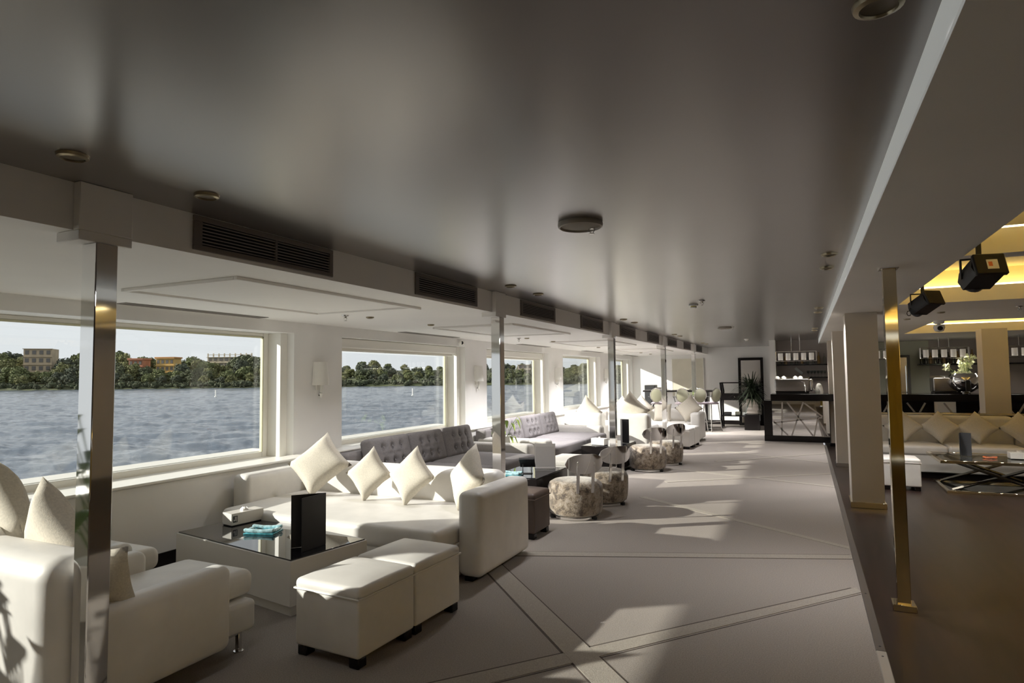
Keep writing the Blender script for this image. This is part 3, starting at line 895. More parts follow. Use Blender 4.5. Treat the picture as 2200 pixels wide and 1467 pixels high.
def ashtray(label, loc, rz, w=0.24, d=0.17):
    t = thing('glass_dish', label, 'glass dish', loc, rz, 'teal glass dishes')
    b = B()
    b.box(-w / 2, w / 2, -d / 2, d / 2, 0, 0.010, 0.002)
    b.build('base', teal_glass, t)
    b = B()
    for s in (-1, 1):
        b.rbox((0, s * (d / 2 - 0.018), 0.022), (w / 2, 0.018, 0.013), 0.010, (3, 1, 1), lambda p: Vector((p.x, p.y, p.z + 0.010 * (abs(p.x) / (w / 2)) ** 3)))
        b.rbox((s * (w / 2 - 0.018), 0, 0.022), (0.018, d / 2 - 0.036, 0.011), 0.009, (1, 3, 1))
    b.build('rim', mat('pale_teal_glass', (0.42, 0.66, 0.72), 0.05, spec=0.9, noise=(40, 0.35)), t)
    return t

# ------------------------------------------------------------------ front group
sofa_a = leather_sofa('white_sofa', 'large white leather sofa with four cushions under the first window', (-3.58, 4.215, 0), 0, 2.64, 'white leather sofas')
pillow('largest cream pillow at the window end of the front white sofa', (-4.27, 4.58, 0.435), (0.25, -1), 0.48, lean=0.50, var=0)
pillow('second cream pillow from the window on the front white sofa', (-3.68, 4.62, 0.43), (0.05, -1), 0.37, lean=0.32, var=1)
pillow('third cream pillow from the window on the front white sofa', (-3.22, 4.60, 0.43), (-0.1, -1), 0.39, lean=0.34, var=2)
pillow('cream pillow leaning behind the right arm of the front white sofa', (-2.70, 4.62, 0.43), (-0.65, -1), 0.42, lean=0.34, spin=0.05, var=0)
low_table('white coffee table with a black glass top before the front sofa', (-3.74, 3.57, 0), math.radians(-9.5), 1.44, 0.66, 0.370, white_lacquer, dark_glass, 0.07, 'coffee tables')
tissue_box('white tissue box on the front black glass table', (-4.27, 3.80, 0.371), math.radians(-9))
ashtray('teal glass dish beside the open black menu on the front table', (-3.85, 3.62, 0.371), math.radians(20))
menu_card('open black menu standing on the front coffee table', (-3.15, 3.53, 0.371), math.radians(-111), 0.235, 0.365, 41)
cube_ottoman('white leather cube ottoman nearest the camera', (-2.42, 2.975, 0), math.radians(-3.0), 0.47, 0.49, 0.425, group='white cube ottomans')
cube_ottoman('white leather cube ottoman touching the near end of the front sofa', (-2.395, 3.475, 0), math.radians(-3.0), 0.47, 0.49, 0.425, group='white cube ottomans')
ch = armchair('white leather armchair beside the nearest steel column', (-3.285, 2.07, 0), 'white leather armchairs')
dup(ch, 'white leather armchair closer to the window at the left edge', (-4.26, 2.17, 0))
pillow('tall cream pillow on the armchair beside the nearest column', (-3.38, 1.95, 0.45), (0.15, 1), 0.47, lean=0.22, var=1)
pillow('cream pillow cut by the left edge on the window-side armchair', (-4.04, 2.10, 0.455), (0.35, 1), 0.50, lean=0.25, var=2)
pillow('small cream pillow lying low behind the nearest steel column', (-3.06, 1.90, 0.46), (-0.5, 0.9), 0.36, diamond=False, lean=0.35, var=0)
cube_ottoman('brown leather stool tucked behind the right arm of the front sofa', (-2.55, 5.72, 0), 0, 0.34, 0.40, 0.43, brown_leather)

# ------------------------------------------------------------------ grey sofa groups
tufted_sofa('grey tufted fabric sofa right behind the front white sofa', (-4.92, 5.60, 0), 2.92, 'grey tufted sofas')
tufted_sofa('grey tufted fabric sofa farther along under the third window', (-4.92, 8.98, 0), 3.04, 'grey tufted sofas')
low_table('black coffee table holding the white menu between sofa and poufs', (-3.03, 6.90, 0), 0, 0.60, 0.98, 0.42, black_wood, dark_glass, 0.06, 'coffee tables')
low_table('black coffee table beside the third steel column', (-3.03, 10.25, 0), 0, 0.66, 1.0, 0.42, black_wood, dark_glass, 0.06, 'coffee tables')
t = thing('menu_holder', 'tall white menu holder standing on the black coffee table', 'menu holder', (-2.95, 7.20, 0.421), math.radians(18))
B().box(-0.125, 0.125, -0.035, -0.028, 0, 0.30, 0.002).build('front_panel', paper_white, t)
B().box(-0.125, 0.125, 0.028, 0.035, 0, 0.30, 0.002).build('back_panel', paper_white, t)
B().box(-0.125, -0.118, -0.028, 0.028, 0, 0.30).build('side_panel', paper_white, t)
B().box(-0.13, 0.13, -0.04, 0.04, 0.0, 0.008, 0.002).build('foot', paper_white, t)
B().box(-0.115, 0.115, -0.0365, -0.035, 0.03, 0.27).build('printed_sheet', mat('sheet_grey', (0.74, 0.72, 0.71), 0.6), t)
t = thing('tablet_stand', 'black tilted tablet stand on the black coffee table', 'tablet stand', (-2.98, 6.72, 0.421), math.radians(20))
b = B(); b.box(-0.09, 0.09, -0.012, 0.012, -0.125, 0.125, 0.004, M=Matrix.Translation((0, 0.0, 0.13)) @ Matrix.Rotation(math.radians(62), 4, 'X')); b.build('tray', black_matte, t)
for s in (-1, 1):
    B().tube([(s * 0.05, 0.02, 0.125), (s * 0.05, -0.03, 0.05), (s * 0.05, 0.03, 0.004)], 0.006, 6).build('leg', black_matte, t)
B().box(-0.06, 0.06, -0.02, 0.05, 0, 0.006, 0.002).build('base', black_matte, t)
ashtray('teal glass dish beside the tablet stand on the black table', (-3.10, 6.56, 0.421), 0.1, 0.22, 0.16)
P1 = pouf_chair('mottled fur pouf chair with metal back nearest the camera', (-2.37, 6.66, 0), math.radians(-50), 'fur pouf chairs')
dup(P1, 'mottled fur pouf chair directly behind the nearest one', (-2.30, 7.48, 0), math.radians(-42))
dup(P1, 'sunlit pale fur pouf chair beside the third steel column', (-2.40, 10.30, 0), math.radians(-52))
dup(P1, 'mottled fur pouf chair farthest from the camera in half shadow', (-2.28, 11.13, 0), math.radians(-38))
cube_ottoman('low cream bench between the two black coffee tables', (-3.10, 8.42, 0), 0, 0.50, 0.80, 0.40, pale_fabric, name='cream_bench')
tissue_box('white tissue box on the farther black coffee table', (-3.10, 9.93, 0.421), math.radians(75), 0.13, 0.25, 0.11)
menu_card('black menu standing on the farther black table beside the third column', (-2.86, 10.35, 0.421), math.radians(-40), 0.16, 0.40, 50)
# trailing plant between the sofas
t = thing('potted_plant', 'trailing lime green plant in a white vase behind the second column', 'plant', (-4.25, 8.75, 0))
B().lathe([(0, 0), (0.08, 0), (0.095, 0.3), (0.075, 0.62), (0.085, 0.64), (0.07, 0.63), (0, 0.60)], 20).build('vase', porcelain, t)
rnd = random.Random(11)
for k in range(16):
    a = rnd.uniform(0, 6.28); L = rnd.uniform(0.08, 0.2); h = rnd.uniform(0.62, 0.95)
    p0 = Vector((0.03 * math.cos(a), 0.03 * math.sin(a), 0.60)); p2 = Vector((L * math.cos(a), L * math.sin(a), h)); p3 = p2 + Vector((0.05 * math.cos(a), 0.05 * math.sin(a), -0.08))
    b = B().tube([p0, (p0 + p2) / 2 + Vector((0, 0, 0.05)), p2], 0.003, 5)
    b.build('stem', green_leaf, t)
    b = B(); b.blade([p2, (p2 + p3) / 2 + Vector((0, 0, 0.02)), p3, p3 + Vector((0.02 * math.cos(a), 0.02 * math.sin(a), -0.06))], 0.035); b.build('leaf', pale_leaf, t)

# ------------------------------------------------------------------ far seating group
DY = 10.72
dup(sofa_a, 'white leather sofa at the far end before the bar table', (-3.58, 4.215 + DY, 0))
pillow('tall cream pillow at the right end of the far white sofa', (-2.62, 4.52 + DY, 0.43), (-0.3, -1), 0.52, lean=0.45, var=0)
pillow('square cream pillow standing upright on the far white sofa', (-3.20, 4.62 + DY, 0.43), (-0.1, -1), 0.44, diamond=False, lean=0.2, var=1)
pillow('cream pillow at the window end of the far white sofa', (-4.2, 4.62 + DY, 0.43), (0.1, -1), 0.46, lean=0.25, var=2)
pillow('cream pillow left of the square one on the far white sofa', (-3.72, 4.60 + DY, 0.43), (0.1, -1), 0.48, lean=0.25, var=1)
cube_ottoman('far white cube ottoman in front of the far sofa', (-2.46, 2.92 + DY, 0), math.radians(-3), 0.47, 0.49, 0.425, group='white cube ottomans')
cube_ottoman('far white cube ottoman hidden half behind its neighbour', (-2.43, 3.44 + DY, 0), math.radians(-3), 0.47, 0.49, 0.425, group='white cube ottomans')
dup(ch, 'far white armchair seen from behind, sunlit, left of the pale pouf', (-3.25, 2.10 + DY, 0))
dup(ch, 'far white armchair by the window beyond the grey sofas', (-4.22, 2.16 + DY, 0))
pillow('cream pillow rising over the back of the sunlit far armchair', (-3.22, 1.90 + DY, 0.48), (0.1, 1), 0.56, lean=0.2, var=2)
pillow('cream pillow on the far armchair by the window', (-4.12, 1.95 + DY, 0.46), (0.4, 1), 0.52, lean=0.25, var=1)
low_table('far white coffee table before the far white sofa', (-3.62, 3.50 + DY, 0), 0, 1.2, 0.66, 0.370, white_lacquer, dark_glass, 0.07, 'coffee tables')

# bar table and oval-backed stools
t = thing('bar_table', 'long dark high table by the far wall with oval stools', 'table', (-3.30, 18.35, 0))
B().box(-1.0, 1.0, -0.32, 0.32, 1.07, 1.12, 0.006).build('table_top', black_wood, t)
for s in (-1, 1):
    B().box(s * 0.75 - 0.04, s * 0.75 + 0.04, -0.22, 0.22, 0.03, 1.07, 0.004).build('leg', black_wood, t)
    B().box(s * 0.75 - 0.06, s * 0.75 + 0.06, -0.30, 0.30, 0, 0.03, 0.004).build('foot', black_wood, t)
def oval_stool(label, loc, rz):
    """faces +Y locally"""
    t = thing('bar_stool', label, 'bar stool', loc, rz, 'oval-backed bar stools')
    B().lathe([(0, 0.80), (0.17, 0.795), (0.205, 0.77), (0.20, 0.74), (0, 0.735)], 24).build('seat', mat('stool_seat', (0.16, 0.13, 0.14), 0.7), t)
    M = Matrix.Translation((0, -0.20, 0.99)) @ Matrix.Rotation(math.radians(8), 4, 'X') @ Matrix.Rotation(math.pi / 2, 4, 'X')
    B().lathe([(0, 0.018), (0.15, 0.016), (0.172, 0.0), (0.15, -0.016), (0, -0.018)], 28, M=M @ Matrix.Diagonal((0.95, 1.12, 1, 1))).build('backrest', olive_fabric, t)
    pts = [(0.168 * math.cos(a), 0.196 * math.sin(a), 0.0) for a in [2 * math.pi * k / 28 for k in range(29)]]
    B().tube([M @ Vector(p) for p in pts], 0.012, 6, cap=False).build('back_frame', chrome_soft, t)
    for s in (-1, 1):
        B().tube([(s * 0.16, -0.20, 0.95), (s * 0.25, -0.10, 0.95), (s * 0.24, 0.08, 0.94), (s * 0.20, 0.09, 0.80)], 0.011, 6).build('armrest', black_matte, t)
        B().tube([(s * 0.13, 0.13, 0.75), (s * 0.19, 0.19, 0)], 0.013, 8).build('leg', chrome_soft, t)
        B().tube([(s * 0.13, -0.13, 0.75), (s * 0.19, -0.19, 0)], 0.013, 8).build('leg', chrome_soft, t)
    z = 0.26; q = 0.173
    B().tube([(-q, -q, z), (q, -q, z), (q, q, z), (-q, q, z), (-q, -q, z)], 0.009, 6).build('footrest', chrome_soft, t)
    return t
st = oval_stool('oval-backed bar stool nearest the window at the high table', (-3.80, 17.72, 0), 0)
dup(st, 'oval-backed bar stool right of the fourth steel column', (-3.12, 17.72, 0), 0.15)
dup(st, 'oval-backed bar stool behind the tall far pillow', (-2.72, 17.78, 0), 0.5)
dup(st, 'oval-backed bar stool behind the high table', (-3.05, 18.98, 0), math.pi)
dup(st, 'oval-backed bar stool at the right end of the high table', (-2.40, 18.0, 0), 0.9)
t = thing('speaker_cabinet', 'dark floor loudspeaker cabinet in the far window corner', 'loudspeaker', (-4.55, 20.2, 0))
B().box(-0.17, 0.17, -0.18, 0.18, 0, 1.24, 0.01).build('cabinet', grey_dark_m, t)
B().box(-0.15, 0.15, -0.19, -0.18, 0.03, 1.21, 0.004).build('grille', mat('speaker_cloth', (0.03, 0.03, 0.032), 0.9, bump=(300, .3, .002)), t)
t = thing('wall_art', 'large pale beige canvas on the far wall', 'picture', (-3.42, YF - 0.001, 0))
B().box(-0.48, 0.48, -0.05, 0, 0.85, 2.06, 0.004).build('canvas', art_m, t)
B().box(-0.50, -0.48, -0.055, 0, 0.83, 2.08).build('frame_side', frame_white, t)
B().box(0.48, 0.50, -0.055, 0, 0.83, 2.08).build('frame_side', frame_white, t)
B().box(-0.50, 0.50, -0.055, 0, 2.06, 2.08).build('frame_top', frame_white, t)
t = thing('leaning_mirror', 'tall black framed mirror against the far wall behind the plant', 'mirror', (-1.53, YF - 0.20, 0))
M = Matrix.Rotation(math.radians(-4), 4, 'X')
for (a0, a1, c0, c1) in ((-0.36, -0.28, 0, 2.06), (0.28, 0.36, 0, 2.06), (-0.28, 0.28, 0, 0.08), (-0.28, 0.28, 1.98, 2.06)):
    B().box(a0, a1, -0.025, 0.025, c0, c1, 0.005, M=M).build('frame', black_wood, t)
B().box(-0.28, 0.28, 0.0, 0.008, 0.08, 1.98, M=M).build('glass', mirror_m, t)
t = thing('console_stand', 'black wooden host stand with drawer by the far wall', 'console', (-1.90, 19.45, 0))
for sx in (-1, 1):
    for sy in (-1, 1):
        B().tube([(sx * 0.37, sy * 0.2, 0), (sx * 0.385, sy * 0.21, 0.7), (sx * 0.36, sy * 0.2, 1.05), (sx * 0.39, sy * 0.2, 1.32)], [0.026, 0.036, 0.040, 0.032], 6).build('leg', black_wood, t)
B().box(-0.40, 0.40, -0.24, 0.24, 0.80, 1.0, 0.006).build('drawer_case', black_wood, t)
d = B().box(-0.33, 0.33, -0.252, -0.24, 0.83, 0.97, 0.004).build('drawer', black_wood, t)
B().lathe([(0, 0.03), (0.014, 0.022), (0.008, 0.0)], 10, M=Matrix.Translation((0, -0.252, 0.90)) @ Matrix.Rotation(math.pi / 2, 4, 'X')).build('knob', chrome_soft, d)
B().box(-0.39, 0.39, -0.22, 0.22, 0.33, 0.36, 0.004).build('shelf', black_wood, t)
B().box(-0.39, 0.39, 0.17, 0.2, 1.29, 1.32, 0.004).build('rail', black_wood, t)
B().box(-0.39, 0.39, -0.2, -0.17, 1.29, 1.32, 0.004).build('rail', black_wood, t)
for k, (x, w, h, mm) in enumerate(((-0.22, 0.10, 0.09, grey_dark_m), (0.06, 0.07, 0.10, olive_fabric), (0.25, 0.06, 0.09, paper_white))):
    o = B().box(-w, w, -0.07, 0.07, 0, h, 0.01).build('storage_box', mm, None, (-1.90 + x, 19.40, 0.361))
    tag(o, ['dark lidded box on the lower shelf of the black stand', 'olive box on the lower shelf of the black stand', 'pale box on the lower shelf of the black stand'][k], 'box', 'boxes on the stand shelf')
# dracaena
t = thing('tall_planter', 'tall dark spiky plant in a pale ribbed vase by the bar', 'plant', (-1.40, 18.75, 0))
B().box(-0.20, 0.20, -0.20, 0.20, 0, 0.43, 0.008).build('plinth', black_wood, t)
prof = [(0, 0.43), (0.14, 0.43)] + [(0.14 + 0.012 * math.sin(k * 1.9) + 0.02 * math.sin(k / 12 * 3.1), 0.43 + k * 0.035) for k in range(1, 13)] + [(0.13, 0.86), (0, 0.84)]
B().lathe(prof, 28).build('vase', mat('ribbed_vase', (0.45, 0.41, 0.36), 0.4), t)
rnd = random.Random(5)
b = B()
for k in range(260):
    a = rnd.uniform(0, 6.28); h0 = rnd.uniform(0.85, 1.30); L = rnd.uniform(0.30, 0.62); el = rnd.uniform(-0.7, 1.35)
    p0 = Vector((0.05 * math.cos(a), 0.05 * math.sin(a), h0))
    d = Vector((math.cos(a) * math.cos(el) * (0.8 if math.cos(a) > 0 else 1.1), math.sin(a) * math.cos(el), math.sin(el)))
    b.blade([p0, p0 + d * L * 0.4, p0 + d * L * 0.75 + Vector((0, 0, -0.04)), p0 + d * L + Vector((0, 0, -0.12))], 0.019)
o = b.build('foliage', dark_leaf, t); o['kind'] = 'stuff'

# ------------------------------------------------------------------ bar
t = thing('bar_counter', 'long black bar counter with mirrored front and crossed strips', 'bar counter', (0, 0, 0))
B().box(-0.92, -0.74, 15.72, 16.55, 0.0, 0.93, 0.004).build('end_panel', black_wood, t)
B().box(-0.76, 5.0, 15.62, 16.55, 0.93, 1.085, 0.006).build('counter_top', black_wood, t)
B().box(-0.74, 0.44, 15.74, 16.5, 0.0, 0.93).build('body', black_wood, t)
B().box(0.82, 5.0, 15.78, 16.5, ZL, 0.93).build('body', black_wood, t)
B().box(-0.92, 0.44, 15.68, 15.74, 0.0, 0.13, 0.004).build('kick_board', black_wood, t)
def bar_front(x0, x1, strips, yy=15.74):
    m_ = B().box(x0, x1, yy - 0.014, yy - 0.004, 0.13, 0.93).build('mirror_panel', mirror_m, t)
    for (xa, za, xb, zb) in strips:
        p, q = Vector((xa, 0, za)), Vector((xb, 0, zb)); d = (q - p).normalized(); s = Vector((-d.z, 0, d.x)) * 0.016
        b = B()
        lo = [b.bm.verts.new(v + Vector((0, yy - 0.014, 0))) for v in (p - s, q - s, q + s, p + s)]
        hi = [b.bm.verts.new(v + Vector((0, yy - 0.026, 0))) for v in (p - s, q - s, q + s, p + s)]
        b.bm.faces.new(lo); b.bm.faces.new(hi)
        for i in range(4): b.bm.faces.new((lo[i], lo[(i + 1) % 4], hi[(i + 1) % 4], hi[i]))
        b.build('strip', strip_grey, m_)
bar_front(-0.74, 0.44, [(-0.52, 0.90, -0.55, 0.14), (-0.42, 0.90, 0.10, 0.14), (-0.08, 0.90, -0.34, 0.14), (-0.06, 0.88, 0.30, 0.58), (-0.72, 0.42, 0.30, 0.56), (-0.72, 0.46, -0.42, 0.14), (0.22, 0.60, 0.12, 0.14), (0.24, 0.46, 0.40, 0.15)])
bar_front(0.84, 2.85, [(0.95 + 0.33 * k, 0.90, 0.95 + 0.33 * k + (0.5 if k % 2 else -0.4), 0.14) for k in range(6)], 15.78)
bar_front(3.2, 4.9, [(3.3 + 0.33 * k, 0.90, 3.3 + 0.33 * k + (0.5 if k % 2 else -0.4), 0.14) for k in range(5)], 15.78)
for k, (x0, x1, z, nm) in enumerate(((-0.66, 0.50, 1.785, 'upper black shelf behind the bar at its left end'), (-0.66, 0.50, 1.47, 'lower black shelf behind the bar at its left end'), (2.38, 3.50, 1.74, 'upper black shelf behind the bar on the right'), (2.70, 3.50, 1.42, 'lower black shelf behind the bar on the right'), (3.65, 4.9, 1.74, 'black shelf behind the bar at the right edge'))):
    tag(B().box(x0, x1, 17.12, 17.40, z - 0.03, z, 0.003).build('wall_shelf', black_wood), nm, 'shelf', 'bar shelves')
struct(B().box(0.9, 2.62, 17.385, 17.40, ZL, 2.29).build('wall_panel_green', bar_green_m))
def bottle(h, r, m, loc, label, group):
    t_ = B().lathe([(0, 0), (r, 0.003), (r, h * 0.58), (r * 0.75, h * 0.68), (r * 0.36, h * 0.76), (r * 0.34, h * 0.97), (r * 0.42, h * 0.97), (r * 0.42, h), (0, h)], 12).build('bottle', m, None, loc)
    return tag(t_, label, 'bottle', group)
rnd = random.Random(21)
b0 = None
for k in range(9):
    mm = [bottle_dark, bottle_amber, clear_glass][k % 3]
    bottle(rnd.uniform(0.24, 0.31), 0.034, mm, (-0.58 + k * 0.125, 17.26 + rnd.uniform(-.05, .05), 1.786), '%s bottle from the left on the upper shelf at the bar left end' % ORD[k], 'bottles on the left upper bar shelf')
for k in range(12):
    mm = [bottle_dark, bottle_dark, bottle_amber][k % 3]
    bottle(rnd.uniform(0.26, 0.33), 0.033, mm, (2.45 + k * 0.088, 17.24 + rnd.uniform(-.05, .05), 1.741), '%s bottle from the left on the right-hand upper bar shelf' % ORD[k], 'bottles on the right upper bar shelf')
for k in range(6):
    o = B().lathe([(0, 0), (0.03, 0.002), (0.006, 0.012), (0.005, 0.07), (0.03, 0.10), (0.034, 0.15), (0.030, 0.15), (0.026, 0.105), (0, 0.08)], 12).build('wine_glass', clear_glass, None, (0.05 + k * 0.075, 17.26, 1.471))
    tag(o, '%s wine glass from the left on the lower shelf at the bar left end' % ORD[k], 'glass', 'glasses on the lower bar shelf')
o = B().box(-0.11, 0.11, -0.015, 0.015, -0.035, 0.035, 0.006, M=Matrix.Rotation(math.radians(42), 4, 'Y')).build('price_tag', mat('tag_grey', (0.42, 0.44, 0.45), 0.4), None, (-0.16, 17.37, 1.62))
tag(o, 'slanted pale plaque on the wall between the two left bar shelves', 'plaque')
# coffee machine
def coffee_machine(label, loc, w=0.74):
    t = thing('espresso_machine', label, 'coffee machine', loc, 0, 'espresso machines')
    B().rbox((0, 0, 0.19), (w / 2, 0.24, 0.155), 0.03, (3, 2, 2)).build('housing', mat('machine_steel', (0.30, 0.28, 0.27), 0.25, metal=0.9), t)
    B().box(-w / 2 + 0.02, w / 2 - 0.02, -0.22, 0.22, 0.0, 0.036).build('drip_base', black_matte, t)
    B().rbox((w / 2 + 0.03, 0, 0.2), (0.035, 0.20, 0.14), 0.03).build('side_panel', chrome, t)
    B().tube([(w / 2 - 0.22, -0.26, 0.30), (w / 2 - 0.12, -0.30, 0.27), (w / 2 - 0.09, -0.30, 0.16), (w / 2 - 0.09, -0.29, 0.04)], 0.012, 8).build('steam_wand', chrome, t)
    B().box(-w / 2, w / 2, 0.20, 0.23, 0.345, 0.385, 0.003).build('cup_rail', chrome, t)
    return t
coffee_machine('steel espresso machine on the bar at its left end', (-0.30, 16.12, 1.086))
for k, x in enumerate((-0.62, -0.48, -0.23, -0.12)):
    o = B().lathe([(0, 0.065), (0.02, 0.063), (0.045, 0.04), (0.052, 0.0), (0.048, 0.0), (0.0, 0.05)], 16).build('coffee_cup', porcelain, None, (x, 16.10, 1.433))
    tag(o, '%s upturned white cup from the left on the espresso machine' % ORD[k], 'cup', 'cups on the espresso machine')
t = thing('milk_jug', 'white kettle-like jug on the bar right of the espresso machine', 'jug', (0.26, 16.05, 1.086))
B().lathe([(0, 0), (0.085, 0.0), (0.09, 0.05), (0.075, 0.14), (0.05, 0.21), (0.03, 0.235), (0, 0.24)], 24).build('body', porcelain, t)
B().tube([(-0.06, 0, 0.06), (-0.11, 0, 0.10), (-0.125, 0, 0.13)], [0.02, 0.014, 0.010], 8).build('spout', porcelain, t)
B().tube([(0.05, -0.02, 0.20), (0.0, -0.09, 0.19), (-0.02, -0.10, 0.12), (0.02, -0.085, 0.06)], 0.011, 8).build('handle', porcelain, t)
# pendants
def pendant(label, x, y=15.95):
    t = thing('bar_pendant', label, 'pendant lamp', (x, y, 0), 0, 'five-shade pendants over the bar')
    w = 0.43
    for z in (1.845, 2.07):
        for sy in (-0.05, 0.05):
            B().tube([(-w, sy, z), (w, sy, z)], 0.008, 6).build('frame_bar', chrome_soft, t)
    for sx in (-1, 1):
        for sy in (-0.05, 0.05):
            B().tube([(sx * w, sy, 1.845), (sx * w, sy, 2.07)], 0.008, 6).build('frame_post', chrome_soft, t)
    for s in (-0.09, 0.09):
        B().tube([(s, 0, 2.07), (s, 0, ZC if x < 0.2 else ZR)], 0.007, 6).build('rod', chrome_soft, t)
    for k in range(5):
        B().lathe([(0, 2.03), (0.048, 2.03), (0.052, 2.025), (0.052, 1.87), (0.047, 1.868), (0, 1.872)], 20, ((k - 2) * 0.165, 0, 0)).build('shade', pendant_shade, t)
    ld = bpy.data.lights.new('pendant_glow', 'AREA'); ld.shape = 'RECTANGLE'; ld.size = 0.8; ld.size_y = 0.08; ld.energy = 7.0; ld.color = (1.0, 0.95, 0.86)
    lo = bpy.data.objects.new('pendant_glow', ld); COL.objects.link(lo); lo.parent = t; lo.location = (0, 0, 1.855)
    return t
for k, (x, nm) in enumerate(((-0.20, 'five-shade pendant over the left end of the bar'), (1.28, 'five-shade pendant half hidden behind the beige pillars'), (2.68, 'five-shade pendant over the bar left of the far pillar'), (4.05, 'five-shade pendant over the bar at the right edge'))):
    pendant(nm, x)
# steel fridge column, second machine, bowl, flowers
t = thing('fridge', 'tall steel fridge behind the bar right of the gold column', 'fridge', (2.02, 17.15, ZL))
B().box(-0.16, 0.16, -0.22, 0.22, 0.0, 2.05, 0.008).build('body', grey_dark_m, t)
B().box(-0.15, 0.10, -0.24, -0.22, 0.05, 2.0, 0.006).build('door', chrome_soft, t)
B().tube([(0.07, -0.26, 0.9), (0.07, -0.26, 1.8)], 0.012, 8).build('handle', chrome, t)
coffee_machine('boxy steel machine on the bar below the right-hand pendant', (2.72, 16.25, 1.086), 0.5)
t = thing('wine_cooler', 'large round polished wine bowl on the bar', 'bowl', (3.02, 15.98, 1.086))
t.scale = (1.2, 1.2, 1.2)
B().lathe([(0, 0.02), (0.10, 0.03), (0.20, 0.10), (0.245, 0.20), (0.225, 0.32), (0.20, 0.36), (0.19, 0.355), (0.21, 0.31), (0.225, 0.20), (0.18, 0.11), (0, 0.06)], 32).build('bowl', chrome, t)
B().lathe([(0, 0), (0.09, 0.0), (0.07, 0.02), (0, 0.03)], 20).build('foot', chrome, t)
B().box(-0.04, 0.04, -0.262, -0.235, 0.05, 0.24, 0.01).build('tap', black_matte, t)
t = thing('flower_arrangement', 'pale green flower arrangement over the polished wine bowl', 'flowers', (3.05, 16.0, 1.15))
rnd = random.Random(9)
for k in range(26):
    a = rnd.uniform(0, 6.28); rr = rnd.uniform(0.05, 0.36); z = rnd.uniform(0.34, 0.80) - rr * 0.25
    p = Vector((rr * math.cos(a), rr * math.sin(a) * 0.6, z))
    B().tube([(0, 0, 0.1), (p.x * 0.5, p.y * 0.5, z * 0.7), p], 0.004, 5).build('stem', green_leaf, t)
    b = B()
    for j in range(5):
        an = j * 1.256 + a
        b.blade([p, p + Vector((0.04 * math.cos(an), 0.03 * math.sin(an), 0.03 * math.sin(an * 2) + 0.02)), p + Vector((0.085 * math.cos(an), 0.06 * math.sin(an), 0.05 * math.sin(an + j)))], 0.034, up=(0, 1, 0.3))
    b.build('blossom', white_petal, t)
for k in range(3):
    o = B().lathe([(0, 0), (0.03, 0), (0.036, 0.09), (0.03, 0.09), (0.025, 0.01), (0, 0.01)], 14).build('tumbler', clear_glass, None, (3.34 + 0.06 * (k % 2), 15.85 + 0.03 * k, 1.086 + 0.0))
    o.location.x += 0.05 * k
    tag(o, '%s glass tumbler from the left beside the wine bowl' % ORD[k], 'glass', 'tumblers on the bar')

# ------------------------------------------------------------------ right-hand seating on the dark floor
t = thing('partition', 'low partition with a brass rail behind the right-hand sofa', 'partition', (0, 0, ZL))
B().box(0.95, 5.2, 12.62, 12.72, 0, 0.93).build('panel', black_wood, t)
B().box(0.93, 5.2, 12.60, 12.74, 0.93, 0.965, 0.004).build('rail', brass, t)
t = thing('bench_sofa', 'long white leather bench sofa on the dark floor at right', 'sofa', (0.95, 11.62, ZL))
LS = 4.0
B().box(0.03, LS, 0.06, 0.92, 0, 0.10).build('plinth', black_wood, t)
B().rbox((LS / 2, 0.48, 0.24), (LS / 2, 0.46, 0.15), 0.02, (8, 2, 1)).build('base', leather, t)
for k in range(4):
    B().rbox((0.5 + k * 1.0, 0.40, 0.425), (0.497, 0.40, 0.075), 0.045, (5, 4, 1), puff(0.015, .5, .4)).build('seat_cushion', leather, t)
    B().rbox((0.5 + k * 1.0, 0.85, 0.665), (0.497, 0.12, 0.265), 0.06, (5, 2, 3)).build('back_cushion', leather, t)
for k, (x, nm, v) in enumerate(((1.42, 'grey-lit pillow beside the gold column on the bench sofa', 0), (1.92, 'second pillow from the gold column on the bench sofa', 1), (2.42, 'pillow behind the small menu on the bench sofa', 2), (2.98, 'pillow at the right edge on the bench sofa', 0))):
    pillow(nm, (x, 11.98, ZL + 0.515), (-0.05, -1), 0.43, lean=0.58, var=v)
cube_ottoman('white ottoman behind the gold column on the dark floor', (1.17, 10.55, ZL), 0, 0.46, 0.46, 0.44, group='white cube ottomans')
t = thing('glass_table', 'low glass table on crossed dark metal legs', 'coffee table', (2.32, 10.84, ZL))
W2, D2 = 0.70, 0.56
for (a0, a1, c0, c1) in ((-W2, W2, -D2, -D2 + 0.05), (-W2, W2, D2 - 0.05, D2), (-W2, -W2 + 0.05, -D2 + 0.05, D2 - 0.05), (W2 - 0.05, W2, -D2 + 0.05, D2 - 0.05)):
    B().box(a0, a1, c0, c1, 0.405, 0.445, 0.003).build('top_frame', brass, t)
    B().box(a0 * 0.9, a1 * 0.9, c0 * 0.9, c1 * 0.9, 0.0, 0.035, 0.003).build('base_frame', brass, t)
B().box(-W2 + 0.05, W2 - 0.05, -D2 + 0.05, D2 - 0.05, 0.432, 0.442).build('glass_top', clear_glass, t)
B().box(-W2 * .85, W2 * .85, -D2 * .85, D2 * .85, 0.012, 0.018).build('glass_shelf', clear_glass, t)
for sy in (-1, 1):
    for s in (-1, 1):
        p, q = Vector((-s * 0.55, sy * 0.42 + s * 0.02, 0.03)), Vector((s * 0.50, sy * 0.42 + s * 0.02, 0.41))
        B().tube([p, q], 0.020, 4).build('cross_leg', mat('dark_bronze', (0.10, 0.085, 0.07), 0.25, metal=0.9), t)
m_ = menu_card('grey menu with small white lettering on the glass table', (1.98, 10.95, ZL + 0.446), math.radians(-70), 0.14, 0.33, 70, menu_grey)
b = B()
M = Matrix.Rotation(math.radians(-35), 4, 'Z')
